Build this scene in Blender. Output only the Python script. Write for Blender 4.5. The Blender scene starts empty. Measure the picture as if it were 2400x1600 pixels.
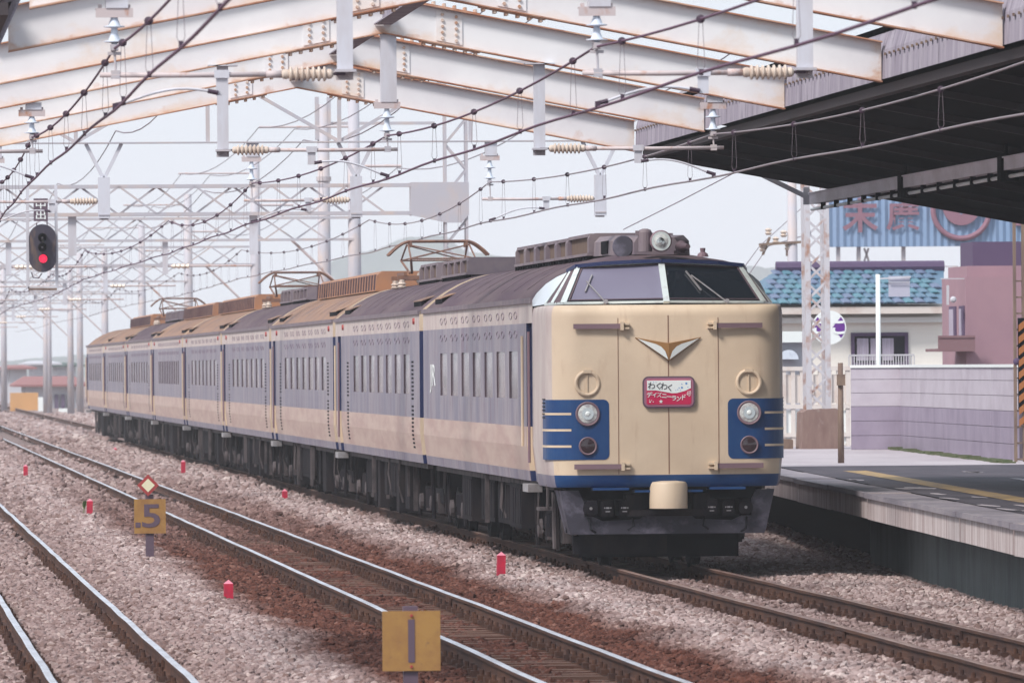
import bpy, math, random
import numpy as np
from mathutils import Vector, Matrix, noise as mnoise
rnd = random.Random(7)
scn = bpy.context.scene
COL = scn.collection

# ------------------------------------------------------------------ camera
FPX, YAW, PITCH, ROLL, EYE = 17612.03, 0.0876, 0.0032, 0.0074, 2.5258
_F = Vector((math.sin(YAW)*math.cos(PITCH), math.cos(YAW)*math.cos(PITCH), math.sin(PITCH)))
_R0 = Vector((math.cos(YAW), -math.sin(YAW), 0)); _U0 = _R0.cross(_F)
_R = math.cos(ROLL)*_R0 - math.sin(ROLL)*_U0; _U = math.sin(ROLL)*_R0 + math.cos(ROLL)*_U0
cd = bpy.data.cameras.new('camera'); cam = bpy.data.objects.new('camera', cd); COL.objects.link(cam)
mw = Matrix.Identity(4)
for i in range(3):
    mw[i][0] = _R[i]; mw[i][1] = _U[i]; mw[i][2] = -_F[i]
mw[2][3] = EYE
cam.matrix_world = mw
cd.sensor_width = 36; cd.lens = FPX/2400*36; cd.clip_start = 1; cd.clip_end = 9000
cd.dof.use_dof = True; cd.dof.focus_distance = 96; cd.dof.aperture_fstop = 9
scn.camera = cam
# ------------------------------------------------------------------ world, sun, exposure
W = bpy.data.worlds.new('World'); scn.world = W; W.use_nodes = True
nt = W.node_tree; nt.nodes.clear()
sky = nt.nodes.new('ShaderNodeTexSky'); sky.sky_type = 'NISHITA'; sky.sun_disc = False
sky.sun_elevation = math.radians(48); sky.sun_rotation = math.radians(230)
sky.dust_density = 4; sky.air_density = 1.2; sky.ozone_density = 2
over = nt.nodes.new('ShaderNodeRGB'); over.outputs[0].default_value = (6.5, 7.35, 8.1, 1)   # bright even overcast
mx = nt.nodes.new('ShaderNodeMix'); mx.data_type = 'RGBA'; mx.inputs[0].default_value = .8
bg = nt.nodes.new('ShaderNodeBackground'); bg.inputs[1].default_value = .1
wo = nt.nodes.new('ShaderNodeOutputWorld')
nt.links.new(sky.outputs[0], mx.inputs[6]); nt.links.new(over.outputs[0], mx.inputs[7])
nt.links.new(mx.outputs[2], bg.inputs[0]); nt.links.new(bg.outputs[0], wo.inputs[0])
sd = bpy.data.lights.new('sun', 'SUN'); sun = bpy.data.objects.new('sun', sd); COL.objects.link(sun)
sd.energy = 2.8; sd.angle = math.radians(13); sd.color = (1, .94, .88)
sun.rotation_euler = Vector((.53, .45, -.72)).to_track_quat('-Z', 'Y').to_euler()
vs = scn.view_settings; vs.view_transform = 'Standard'; vs.look = 'None'; vs.exposure = 0.55; vs.gamma = 1
vs.use_curve_mapping = False
scn.cycles.max_bounces = 6; scn.cycles.volume_bounces = 1; scn.cycles.transparent_max_bounces = 12
scn.cycles.caustics_reflective = False; scn.cycles.caustics_refractive = False
HAZE = .00031

# ------------------------------------------------------------------ pixel -> place (survey of the photograph, 2352 px wide)
K = 2400/2352
def ray(px, py):
    return _F + _R*((px*K-1200)/FPX) - _U*((py*K-800)/FPX)
C0 = Vector((0, 0, EYE))
def aX(px, py, X): d = ray(px, py); return C0 + d*(X/d.x)
def aS(px, py, s): d = ray(px, py); return C0 + d*(s/d.y)
def aZ(px, py, z): d = ray(px, py); return C0 + d*((z-EYE)/d.z)

# ------------------------------------------------------------------ materials
def M(name, c1, c2=None, scale=2., vec=(1, 1, 1), lo=.4, hi=.62, c3=None, scale3=9., vec3=(1, 1, 1), lo3=.55, hi3=.7,
      rough=.6, metal=0., spec=.4, bump=0., bscale=60., emit=None, es=0.):
    m = bpy.data.materials.new(name); m.use_nodes = True
    t = m.node_tree; b = t.nodes['Principled BSDF']; N = t.nodes.new; L = t.links.new
    b.inputs['Base Color'].default_value = (*c1, 1); b.inputs['Roughness'].default_value = rough
    b.inputs['Metallic'].default_value = metal; b.inputs['Specular IOR Level'].default_value = spec
    m.diffuse_color = (*c1, 1)
    geo = N('ShaderNodeNewGeometry') if (c2 or c3 or bump) else None
    cur = None
    def layer(cur, c, sc, v, lo, hi):
        vm = N('ShaderNodeVectorMath'); vm.operation = 'MULTIPLY'; vm.inputs[1].default_value = v
        L(geo.outputs['Position'], vm.inputs[0])
        n = N('ShaderNodeTexNoise'); n.inputs['Scale'].default_value = sc; n.inputs['Detail'].default_value = 6
        n.inputs['Roughness'].default_value = .65
        L(vm.outputs[0], n.inputs['Vector'])
        mr = N('ShaderNodeMapRange'); mr.inputs[1].default_value = lo; mr.inputs[2].default_value = hi
        L(n.outputs[0], mr.inputs[0])
        x = N('ShaderNodeMix'); x.data_type = 'RGBA'; L(mr.outputs[0], x.inputs[0])
        if cur is None: x.inputs[6].default_value = (*c1, 1)
        else: L(cur, x.inputs[6])
        x.inputs[7].default_value = (*c, 1)
        return x.outputs[2]
    if c2: cur = layer(cur, c2, scale, vec, lo, hi)
    if c3: cur = layer(cur, c3, scale3, vec3, lo3, hi3)
    if cur is not None: L(cur, b.inputs['Base Color'])
    if bump:
        n = N('ShaderNodeTexNoise'); n.inputs['Scale'].default_value = bscale; n.inputs['Detail'].default_value = 4
        L(geo.outputs['Position'], n.inputs['Vector'])
        bp = N('ShaderNodeBump'); bp.inputs['Strength'].default_value = bump; bp.inputs['Distance'].default_value = .02
        L(n.outputs[0], bp.inputs['Height']); L(bp.outputs[0], b.inputs['Normal'])
    if emit:
        b.inputs['Emission Color'].default_value = (*emit, 1); b.inputs['Emission Strength'].default_value = es
    return m

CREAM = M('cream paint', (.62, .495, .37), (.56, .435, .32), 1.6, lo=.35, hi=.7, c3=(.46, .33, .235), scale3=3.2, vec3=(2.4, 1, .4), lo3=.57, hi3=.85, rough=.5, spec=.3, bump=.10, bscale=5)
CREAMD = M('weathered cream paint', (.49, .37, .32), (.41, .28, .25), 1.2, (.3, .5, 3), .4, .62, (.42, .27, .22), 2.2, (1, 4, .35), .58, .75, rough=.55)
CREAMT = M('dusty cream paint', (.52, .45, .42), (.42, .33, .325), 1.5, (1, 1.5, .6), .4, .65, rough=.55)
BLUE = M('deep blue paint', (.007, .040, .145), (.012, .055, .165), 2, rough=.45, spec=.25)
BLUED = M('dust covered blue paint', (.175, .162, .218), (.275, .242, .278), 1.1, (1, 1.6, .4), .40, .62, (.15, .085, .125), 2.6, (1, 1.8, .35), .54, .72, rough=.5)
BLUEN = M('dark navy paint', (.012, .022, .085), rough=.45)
ROOF = M('grey carriage roof', (.085, .058, .075), (.125, .092, .10), 1.0, (1.2, .25, 1), .4, .65, (.05, .033, .042), 2.5, (1, .5, 1), .56, .7, rough=.8, spec=0.08, bump=.15, bscale=18)
ROOFO = M('orange dusted roof', (.27, .165, .115), (.20, .13, .11), .7, (1, .5, 1), .42, .65, (.16, .115, .11), 1.4, (1, .3, 1), .55, .7, rough=.75, spec=0.08)
RUSTO = M('rust orange equipment cover', (.33, .155, .08), (.24, .125, .085), 1.5, (1, .6, 1), .4, .65, rough=.75)
EQUIP = M('roof equipment grey', (.15, .118, .145), (.20, .16, .17), 3, lo=.4, hi=.65, rough=.7)
GRILLE = M('dusty filter mesh', (.17, .12, .095), (.11, .08, .07), 14, (1, 3, .3), rough=.9, spec=0.1)
BLACK = M('black void paint', (.012, .012, .016), rough=.8, spec=0.03)
UNDER = M('grimy underframe', (.012, .011, .015), (.030, .023, .024), 3, (1, 1, .4), .45, .7, rough=.75, spec=0.04)
UNDERL = M('brake dusted pipework', (.10, .084, .088), (.022, .019, .022), 4, (1, 1, .4), .45, .7, rough=.65, spec=0.06)
STEEL = M('worn steel', (.42, .41, .43), (.30, .27, .27), 5, rough=.4, metal=.6)
ALU = M('aluminium window frame', (.66, .72, .71), (.5, .5, .5), 7, lo=.5, hi=.75, rough=.38, metal=.35)
GASK = M('rubber gasket', (.10, .065, .08), rough=.7)
SEAM = M('brown door seam', (.22, .115, .085), rough=.8)
PANE2 = M('dark passenger glass', (.06, .052, .068), (.16, .14, .155), 1.6, (1, .8, 2.4), .45, .62, rough=.16, spec=.22)
PANE3 = M('curtained passenger glass', (.25, .205, .21), (.16, .14, .16), 2.2, (1, 2.5, .5), .44, .58, (.06, .05, .06), 1.9, (1, 1, 1.2), .56, .64, rough=.2, spec=.2)
JAMB = M('window recess edge', (.075, .05, .065), rough=.7)
BERTH = M('berth light rim', (.20, .15, .20), rough=.6)
GLASS = M('dark glass', (.008, .012, .018), rough=.04, spec=.5)
PANE = M('passenger window glass', (.12, .105, .13), (.27, .235, .255), 1.3, (1, .8, 2.2), .44, .60, (.025, .02, .03), 1.7, (1, .8, 1.6), .53, .62, rough=.16, spec=.22)
SKYREF = M('painted sky reflection', (.165, .155, .22), rough=.18, spec=.6)  # sky reflection painted as a lilac grey sheet over the left windscreen
CHROME = M('lamp reflector', (.80, .80, .78), rough=.16, metal=1)
LENS = M('lamp lens', (.62, .64, .62), (.32, .30, .32), 14, rough=.1, spec=.8)
LAMPD = M('dark lamp lens', (.035, .02, .025), rough=.12, spec=.7)
GOLD = M('aged gold emblem', (.36, .19, .075), rough=.42, metal=.25)
SILVER = M('silver emblem leaf', (.70, .73, .72), rough=.4, metal=.2)
RED = M('headboard red', (.50, .01, .075), rough=.4)
WHITE = M('white enamel', (.74, .78, .78), rough=.4)
INK = M('black ink', (.03, .03, .04), rough=.6)
DOTB = M('blue star print', (.10, .26, .55), rough=.5)
MAUVE = M('mauve grey trim', (.19, .12, .145), rough=.5)
SKIRT = M('grey snow plough', (.034, .031, .048), (.13, .12, .165), 2.6, (1, 1, 1.3), .50, .70, (.022, .02, .03), 5, (1, 1, 1), .55, .7, rough=.6)
PANTO = M('rusty pantograph', (.20, .10, .065), (.13, .07, .06), 6, rough=.7)
BEAM = M('white painted girder', (.73, .735, .77), (.68, .56, .47), .9, (.6, 1, 1.4), .48, .74, (.46, .21, .10), 1.9, (.5, 1, 1.6), .57, .78, rough=.6)
def girder_paint():
    m = bpy.data.materials.new('white girder paint rusting along its edges'); m.use_nodes = True; t = m.node_tree; N = t.nodes.new; L = t.links.new
    b = t.nodes['Principled BSDF']; b.inputs['Roughness'].default_value = .6; b.inputs['Specular IOR Level'].default_value = .3
    geo = N('ShaderNodeNewGeometry'); at = N('ShaderNodeAttribute'); at.attribute_name = 'edge'
    def lay(prev, col, sc, v, k, lo, hi):
        vm = N('ShaderNodeVectorMath'); vm.operation = 'MULTIPLY'; vm.inputs[1].default_value = v; L(geo.outputs['Position'], vm.inputs[0])
        n = N('ShaderNodeTexNoise'); n.inputs['Scale'].default_value = sc; n.inputs['Detail'].default_value = 7; n.inputs['Roughness'].default_value = .68; L(vm.outputs[0], n.inputs['Vector'])
        a = N('ShaderNodeMath'); a.operation = 'MULTIPLY_ADD'; a.inputs[1].default_value = k; L(at.outputs['Fac'], a.inputs[0]); L(n.outputs[0], a.inputs[2])
        r = N('ShaderNodeMapRange'); r.inputs[1].default_value = lo; r.inputs[2].default_value = hi; L(a.outputs[0], r.inputs[0])
        x = N('ShaderNodeMix'); x.data_type = 'RGBA'; L(r.outputs[0], x.inputs[0]); x.inputs[7].default_value = (*col, 1)
        if prev is None: x.inputs[6].default_value = (.74, .745, .77, 1)
        else: L(prev, x.inputs[6])
        return x.outputs[2]
    c = lay(None, (.60, .58, .62), .5, (1, 1, 1), 0, .4, .75)
    c = lay(c, (.64, .48, .35), 1.1, (.8, 1, 1.1), .20, .60, .88)
    c = lay(c, (.46, .22, .11), 2.6, (.8, 1, .9), .24, .73, .95)
    L(c, b.inputs['Base Color']); return m
GIRD = girder_paint()
RUST = M('rusted flange', (.38, .165, .095), (.60, .42, .32), 2.5, (.6, 1, 1), .42, .7, (.20, .07, .05), 6, (1, 1, 1), .55, .75, rough=.85)
BOLT = M('rusty bolt', (.42, .24, .16), (.6, .5, .44), 9, rough=.8)
POST = M('pale grey painted post', (.56, .57, .64), (.48, .46, .5), 3, (1, 1, .3), rough=.55)
GALV = M('hazed galvanised steel', (.42, .41, .46), (.50, .42, .40), 2, (1, 1, .6), .45, .7, rough=.65)
TUBE = M('rust spotted tube', (.50, .43, .44), (.40, .20, .13), 4, (1.5, 1, 1), .54, .68, rough=.6)
PORC = M('cream porcelain', (.62, .53, .46), (.5, .40, .34), 8, rough=.3)
PORCW = M('blue white porcelain', (.60, .66, .76), (.46, .5, .6), 10, lo=.5, hi=.7, rough=.25)
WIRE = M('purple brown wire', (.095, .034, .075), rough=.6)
WIREL = M('thin grey wire', (.20, .16, .19), rough=.6)
CLAMP = M('dark wire clamp', (.05, .028, .05), rough=.6)
RAILS = M('rusty rail side', (.060, .034, .030), (.10, .05, .035), 3, (1, .4, 1), rough=.85, spec=0.08)
RAILT = M('polished rail head', (.70, .70, .77), (.48, .46, .50), 3, (1, .3, 1), rough=.34, metal=.75)
RAILB = M('brown rail head', (.30, .20, .17), (.20, .12, .11), 3, (1, .3, 1), rough=.5, metal=.35)
SLEEP = M('rust stained sleeper', (.095, .042, .030), (.14, .075, .055), 3, (.5, 2, 1), rough=.95, bump=.3)
SLEEPG = M('dusty sleeper', (.24, .17, .15), (.17, .11, .10), 3, (.5, 2, 1), rough=.95, bump=.3)
PEG = M('red painted peg', (.50, .010, .045), (.36, .015, .045), 9, rough=.5)
PEGT = M('pink peg top', (.62, .20, .27), rough=.6)
YEL = M('ochre sign board', (.34, .185, .052), (.27, .135, .045), 5, c3=(.16, .085, .05), scale3=14, lo3=.62, hi3=.75, rough=.6)
YELP = M('pale sign centre', (.70, .66, .47), rough=.5)
REDB = M('dull red sign edge', (.33, .045, .045), rough=.55)
PURP = M('dull violet paint', (.10, .065, .095), rough=.6)
SLATE = M('grey corrugated fascia', (.225, .20, .25), (.31, .285, .335), 1.4, (1, 3, .3), .4, .65, (.12, .105, .135), 3, (1, 5, .3), .52, .7, rough=.8)
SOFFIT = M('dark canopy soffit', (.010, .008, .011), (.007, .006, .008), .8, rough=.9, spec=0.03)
RAFT = M('grey brown rafter', (.06, .05, .055), rough=.7, spec=0.1)
TRAY = M('lilac light tray', (.66, .60, .66), (.52, .46, .50), 2, (1, .5, 1), rough=.55)
TUBEL = M('white fluorescent tube', (.82, .83, .84), rough=.3)
ASPH = M('dark asphalt', (.060, .054, .068), (.085, .075, .09), 1.2, (1, .3, 1), .4, .65, (.13, .12, .13), 2, (1, .6, 1), .68, .74, rough=.9, spec=0.12)
CONC = M('pale concrete paving', (.40, .36, .385), (.33, .29, .32), .8, (1, .35, 1), .4, .65, rough=.9)
COPT = M('worn coping top', (.20, .18, .21), (.28, .25, .27), 2.5, (1, .4, 1), .42, .65, rough=.9, spec=0.15)
COPE = M('stained coping face', (.50, .44, .44), (.33, .255, .25), 2.2, (1, 3.5, .3), .42, .60, (.15, .085, .08), 3.2, (1, 4.5, .25), .57, .72, rough=.85)
YLINE = M('worn yellow line', (.34, .22, .09), (.17, .125, .09), 2.4, (2, .6, 1), .45, .64, rough=.85)
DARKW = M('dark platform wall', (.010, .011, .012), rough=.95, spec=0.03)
CORR = M('grey green panel', (.12, .14, .145), (.08, .095, .10), 1.5, (1, 1, .4), rough=.8, spec=0.1)
WALLU = M('lilac white wall', (.44, .405, .46), (.37, .33, .385), 1.3, lo=.4, hi=.65, rough=.85)
WALLL = M('lilac grey wall base', (.28, .24, .315), (.22, .185, .25), 1.3, (1, 1, .6), .4, .65, rough=.85)
MORT = M('dark joint', (.10, .08, .10), rough=.9)
BLOCK = M('stained concrete block', (.26, .18, .155), (.17, .10, .09), 1.6, (1.5, 1.5, .4), .4, .65, (.40, .35, .33), 4, (1, 1, .5), .6, .72, rough=.9)
HOUSE = M('cream white render', (.82, .80, .75), (.78, .75, .70), .6, rough=.8)
TILE = M('blue glazed tile', (.085, .165, .24), (.08, .14, .23), 1.2, lo=.4, hi=.65, rough=.5)
PINK = M('mauve pink render', (.33, .20, .235), (.28, .17, .21), .5, lo=.4, hi=.65, rough=.85)
PINKD = M('dark purple cladding', (.085, .055, .115), rough=.8)
BILLB = M('sky blue billboard', (.17, .265, .42), (.215, .30, .45), .7, (2.5, 1, .2), .4, .65, rough=.6)
SALM = M('faded red letter', (.235, .12, .165), rough=.7)
FENCE = M('cream fence', (.62, .57, .54), (.5, .4, .36), 2, lo=.5, hi=.7, rough=.7)
RPOST = M('brown rusty post', (.22, .155, .115), (.15, .10, .085), 4, (1, 1, .4), rough=.8)
VIOL = M('violet sign print', (.12, .022, .24), rough=.6)
TIGY = M('orange stripe', (.33, .12, .035), rough=.6)
WOOD = M('hazy woodland', (.045, .075, .075), (.085, .12, .10), .06, lo=.4, hi=.6, rough=1)
ORNG = M('orange container', (.58, .30, .11), (.5, .26, .1), .5, rough=.7)
REDR = M('dull red roof', (.25, .10, .10), rough=.8)
GREYB = M('pale grey building', (.50, .50, .54), (.42, .42, .47), .1, rough=.9)
SIGK = M('weathered signal black', (.040, .034, .055), (.15, .10, .075), 3.5, (2.5, 1, .5), .54, .72, rough=.8)
LITR = M('lit red signal lens', (.5, .0, .02), rough=.3, emit=(1, .02, .08), es=.9)
CURT = M('lilac curtain', (.42, .38, .48), (.3, .26, .33), 9, (5, 5, .2), rough=.9)
MOSS = M('green moss strip', (.06, .085, .035), (.10, .10, .05), 8, rough=1)

# ------------------------------------------------------------------ mesh helper
ORG = {}
class MB:
    def __init__(s): s.v = []; s.f = []; s.m = []
    def add(s, vs, fs, mi=0):
        o = len(s.v); s.v += [tuple(v) for v in vs]
        for f in fs: s.f.append(tuple(i+o for i in f)); s.m.append(mi)
        return s
    def box(s, x0, x1, y0, y1, z0, z1, mi=0):
        return s.add([(x0,y0,z0),(x1,y0,z0),(x1,y1,z0),(x0,y1,z0),(x0,y0,z1),(x1,y0,z1),(x1,y1,z1),(x0,y1,z1)],
              [(0,3,2,1),(4,5,6,7),(0,1,5,4),(1,2,6,5),(2,3,7,6),(3,0,4,7)], mi)
    def bar(s, a, b, w, h=None, up=(0,0,1), mi=0):
        a = Vector(a); b = Vector(b); d = (b-a).normalized(); u = Vector(up)
        if abs(d.dot(u)) > .99: u = Vector((0,1,0)) if abs(d.y) < .9 else Vector((1,0,0))
        r = d.cross(u).normalized(); u = r.cross(d); h = h or w
        vs = [p + r*(i*w/2) + u*(j*h/2) for p in (a,b) for (i,j) in ((-1,-1),(1,-1),(1,1),(-1,1))]
        return s.add(vs, [(3,2,1,0),(4,5,6,7),(0,1,5,4),(1,2,6,5),(2,3,7,6),(3,0,4,7)], mi)
    def tube(s, pts, r, n=6, mi=0, caps=True):
        pts = [Vector(p) for p in pts]; o = len(s.v)
        for i, p in enumerate(pts):
            d = (pts[min(i+1,len(pts)-1)] - pts[max(i-1,0)]).normalized()
            u = Vector((0,0,1)) if abs(d.z) < .9 else Vector((0,1,0))
            a = d.cross(u).normalized(); b = a.cross(d)
            for k in range(n):
                t = 2*math.pi*k/n; s.v.append(tuple(p + a*(r*math.cos(t)) + b*(r*math.sin(t))))
        for i in range(len(pts)-1):
            for k in range(n):
                s.f.append((o+i*n+k, o+i*n+(k+1)%n, o+(i+1)*n+(k+1)%n, o+(i+1)*n+k)); s.m.append(mi)
        if caps:
            s.f.append(tuple(o+k for k in range(n-1,-1,-1))); s.m.append(mi)
            s.f.append(tuple(o+(len(pts)-1)*n+k for k in range(n))); s.m.append(mi)
        return s
    def lathe(s, c, ax, prof, n=12, mi=0):
        c = Vector(c); d = Vector(ax).normalized()
        u = Vector((0,0,1)) if abs(d.z) < .9 else Vector((0,1,0))
        a = d.cross(u).normalized(); b = a.cross(d); o = len(s.v)
        for (t, r) in prof:
            for k in range(n):
                q = 2*math.pi*k/n; s.v.append(tuple(c + d*t + a*(r*math.cos(q)) + b*(r*math.sin(q))))
        for i in range(len(prof)-1):
            for k in range(n):
                s.f.append((o+i*n+k, o+i*n+(k+1)%n, o+(i+1)*n+(k+1)%n, o+(i+1)*n+k)); s.m.append(mi)
        s.f.append(tuple(o+k for k in range(n-1,-1,-1))); s.m.append(mi)
        s.f.append(tuple(o+(len(prof)-1)*n+k for k in range(n))); s.m.append(mi)
        return s
    def torus(s, c, ax, R_, r, n=32, k=8, mi=0):
        c = Vector(c); d = Vector(ax).normalized(); u = Vector((0,0,1)) if abs(d.z) < .9 else Vector((0,1,0))
        a = d.cross(u).normalized(); b = a.cross(d); o = len(s.v)
        for i in range(n):
            q = 2*math.pi*i/n; e = a*math.cos(q)+b*math.sin(q)
            for j in range(k):
                w = 2*math.pi*j/k; s.v.append(tuple(c + e*(R_+r*math.cos(w)) + d*(r*math.sin(w))))
        for i in range(n):
            for j in range(k):
                s.f.append((o+i*k+j, o+((i+1)%n)*k+j, o+((i+1)%n)*k+(j+1)%k, o+i*k+(j+1)%k)); s.m.append(mi)
        return s
    def poly(s, pts, mi=0): return s.add(pts, [tuple(range(len(pts)))], mi)
    def prism(s, pts, vec, mi=0):
        n = len(pts); vec = Vector(vec); pts = [Vector(p) for p in pts]
        vs = pts + [p+vec for p in pts]
        fs = [tuple(range(n-1,-1,-1)), tuple(range(n,2*n))] + [(i,(i+1)%n,(i+1)%n+n,i+n) for i in range(n)]
        return s.add(vs, fs, mi)
    def build(s, name, mats, parent=None, smooth=False, kind=None, label=None):
        o_ = ORG.get(parent.name, Vector((0,0,0))) if parent else Vector((0,0,0))
        me = bpy.data.meshes.new(name)
        me.from_pydata([(v[0]-o_.x, v[1]-o_.y, v[2]-o_.z) for v in s.v], [], s.f)
        if not isinstance(mats, (list, tuple)): mats = [mats]
        for m in mats: me.materials.append(m)
        if len(mats) > 1: me.polygons.foreach_set('material_index', s.m)
        if smooth: me.polygons.foreach_set('use_smooth', [True]*len(me.polygons))
        me.update()
        o = bpy.data.objects.new(name, me); COL.objects.link(o)
        if parent: o.parent = parent; ORG[o.name] = o_
        if kind: o['kind'] = kind
        if label: o['label'] = label
        return o
    def build_each(s, name, mats, parent=None, smooth=False):
        """every loose piece becomes a part of its own"""
        p = list(range(len(s.v)))
        def f(i):
            while p[i] != i: p[i] = p[p[i]]; i = p[i]
            return i
        for q in s.f:
            a = f(q[0])
            for j in q[1:]:
                b = f(j)
                if a != b: p[b] = a
        g = {}
        for k, q in enumerate(s.f): g.setdefault(f(q[0]), []).append(k)
        out = []
        for ks in g.values():
            m = MB(); mp = {}
            for k in ks:
                for i in s.f[k]:
                    if i not in mp: mp[i] = len(m.v); m.v.append(s.v[i])
                m.f.append(tuple(mp[i] for i in s.f[k])); m.m.append(s.m[k])
            out.append(m.build(name, mats, parent, smooth))
        return out
def smooth_by_angle(o, deg=35):
    me = o.data; me.polygons.foreach_set('use_smooth', [True]*len(me.polygons))
    try: me.set_sharp_from_angle(angle=math.radians(deg))
    except Exception: pass
    return o
def thing(name, label, cat, loc, group=None, kind=None):
    o = bpy.data.objects.new(name, None); COL.objects.link(o); o.location = loc
    o.empty_display_size = .3
    if label: o['label'] = label
    if cat: o['category'] = cat
    if group: o['group'] = group
    if kind: o['kind'] = kind
    ORG[o.name] = Vector(loc); return o
def tag(o, label, cat, group=None):
    o['label'] = label; o['category'] = cat
    if group: o['group'] = group
    return o
def dup(o, parent=None, loc=None, label=None):
    c = o.copy(); COL.objects.link(c)
    if parent: c.parent = parent
    if loc is not None: c.location = loc
    if label: c['label'] = label
    for ch in o.children: dup(ch, c)
    return c
def inst(src_mesh, name, loc, parent):       # another piece with the same mesh
    o = bpy.data.objects.new(name, src_mesh); COL.objects.link(o); o.parent = parent; o.location = loc
    return o
def text_mesh(body, size, bold=0.):
    cu = bpy.data.curves.new('lettering', 'FONT'); cu.body = body; cu.size = size
    cu.align_x = 'CENTER'; cu.align_y = 'CENTER'; cu.offset = bold; cu.resolution_u = 3; cu.extrude = .004*size
    ob = bpy.data.objects.new('lettering', cu); COL.objects.link(ob)
    dg = bpy.context.evaluated_depsgraph_get(); me = bpy.data.meshes.new_from_object(ob.evaluated_get(dg))
    bpy.data.objects.remove(ob); bpy.data.curves.remove(cu)
    return me
def letters(name, body, size, centre, right, up, mat, parent, bold=0., wide=1., tall=1., fit=None):
    me = text_mesh(body, size, bold)
    n = len(me.vertices); a = np.zeros(n*3); me.vertices.foreach_get('co', a); a = a.reshape(-1, 3)
    if n:
        mn, mxx = a.min(0), a.max(0); a -= (mn+mxx)/2
        if fit: wide = fit[0]/max(1e-6, mxx[0]-mn[0]); tall = fit[1]/max(1e-6, mxx[1]-mn[1])
    R_ = np.array(right, float); U_ = np.array(up, float); R_ /= np.linalg.norm(R_); U_ /= np.linalg.norm(U_); Nn = np.cross(R_, U_)
    o_ = ORG.get(parent.name, Vector((0,0,0)))
    b = a[:, :1]*wide*R_ + a[:, 1:2]*tall*U_ + a[:, 2:3]*Nn + np.array(centre, float) - np.array(o_)
    me.vertices.foreach_set('co', b.astype(np.float32).ravel()); me.materials.clear(); me.materials.append(mat); me.name = name; me.update()
    o = bpy.data.objects.new(name, me); COL.objects.link(o); o.parent = parent; ORG[o.name] = o_
    return o

# ================================================================== THE GROUND
XA, XB, XC, G = 2.17, 6.04, 10.01, .566
def edge(s): return 11.46 + max(0, s-73)*.0543
def bump1(x, c, w): return math.exp(-((x-c)/w)**2)
def gz(x, s):
    z = -.20 + .085*bump1(x, 4.1, .75) + .10*bump1(x, 8.25, .65) + .05*bump1(x, 11.9, .6) - .03*bump1(x, 6.04, 1.3)
    return z + .03*mnoise.noise(Vector((x*.9, s*.22, 0))) + .015*mnoise.noise(Vector((x*3, s*.8, 5)))

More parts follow.
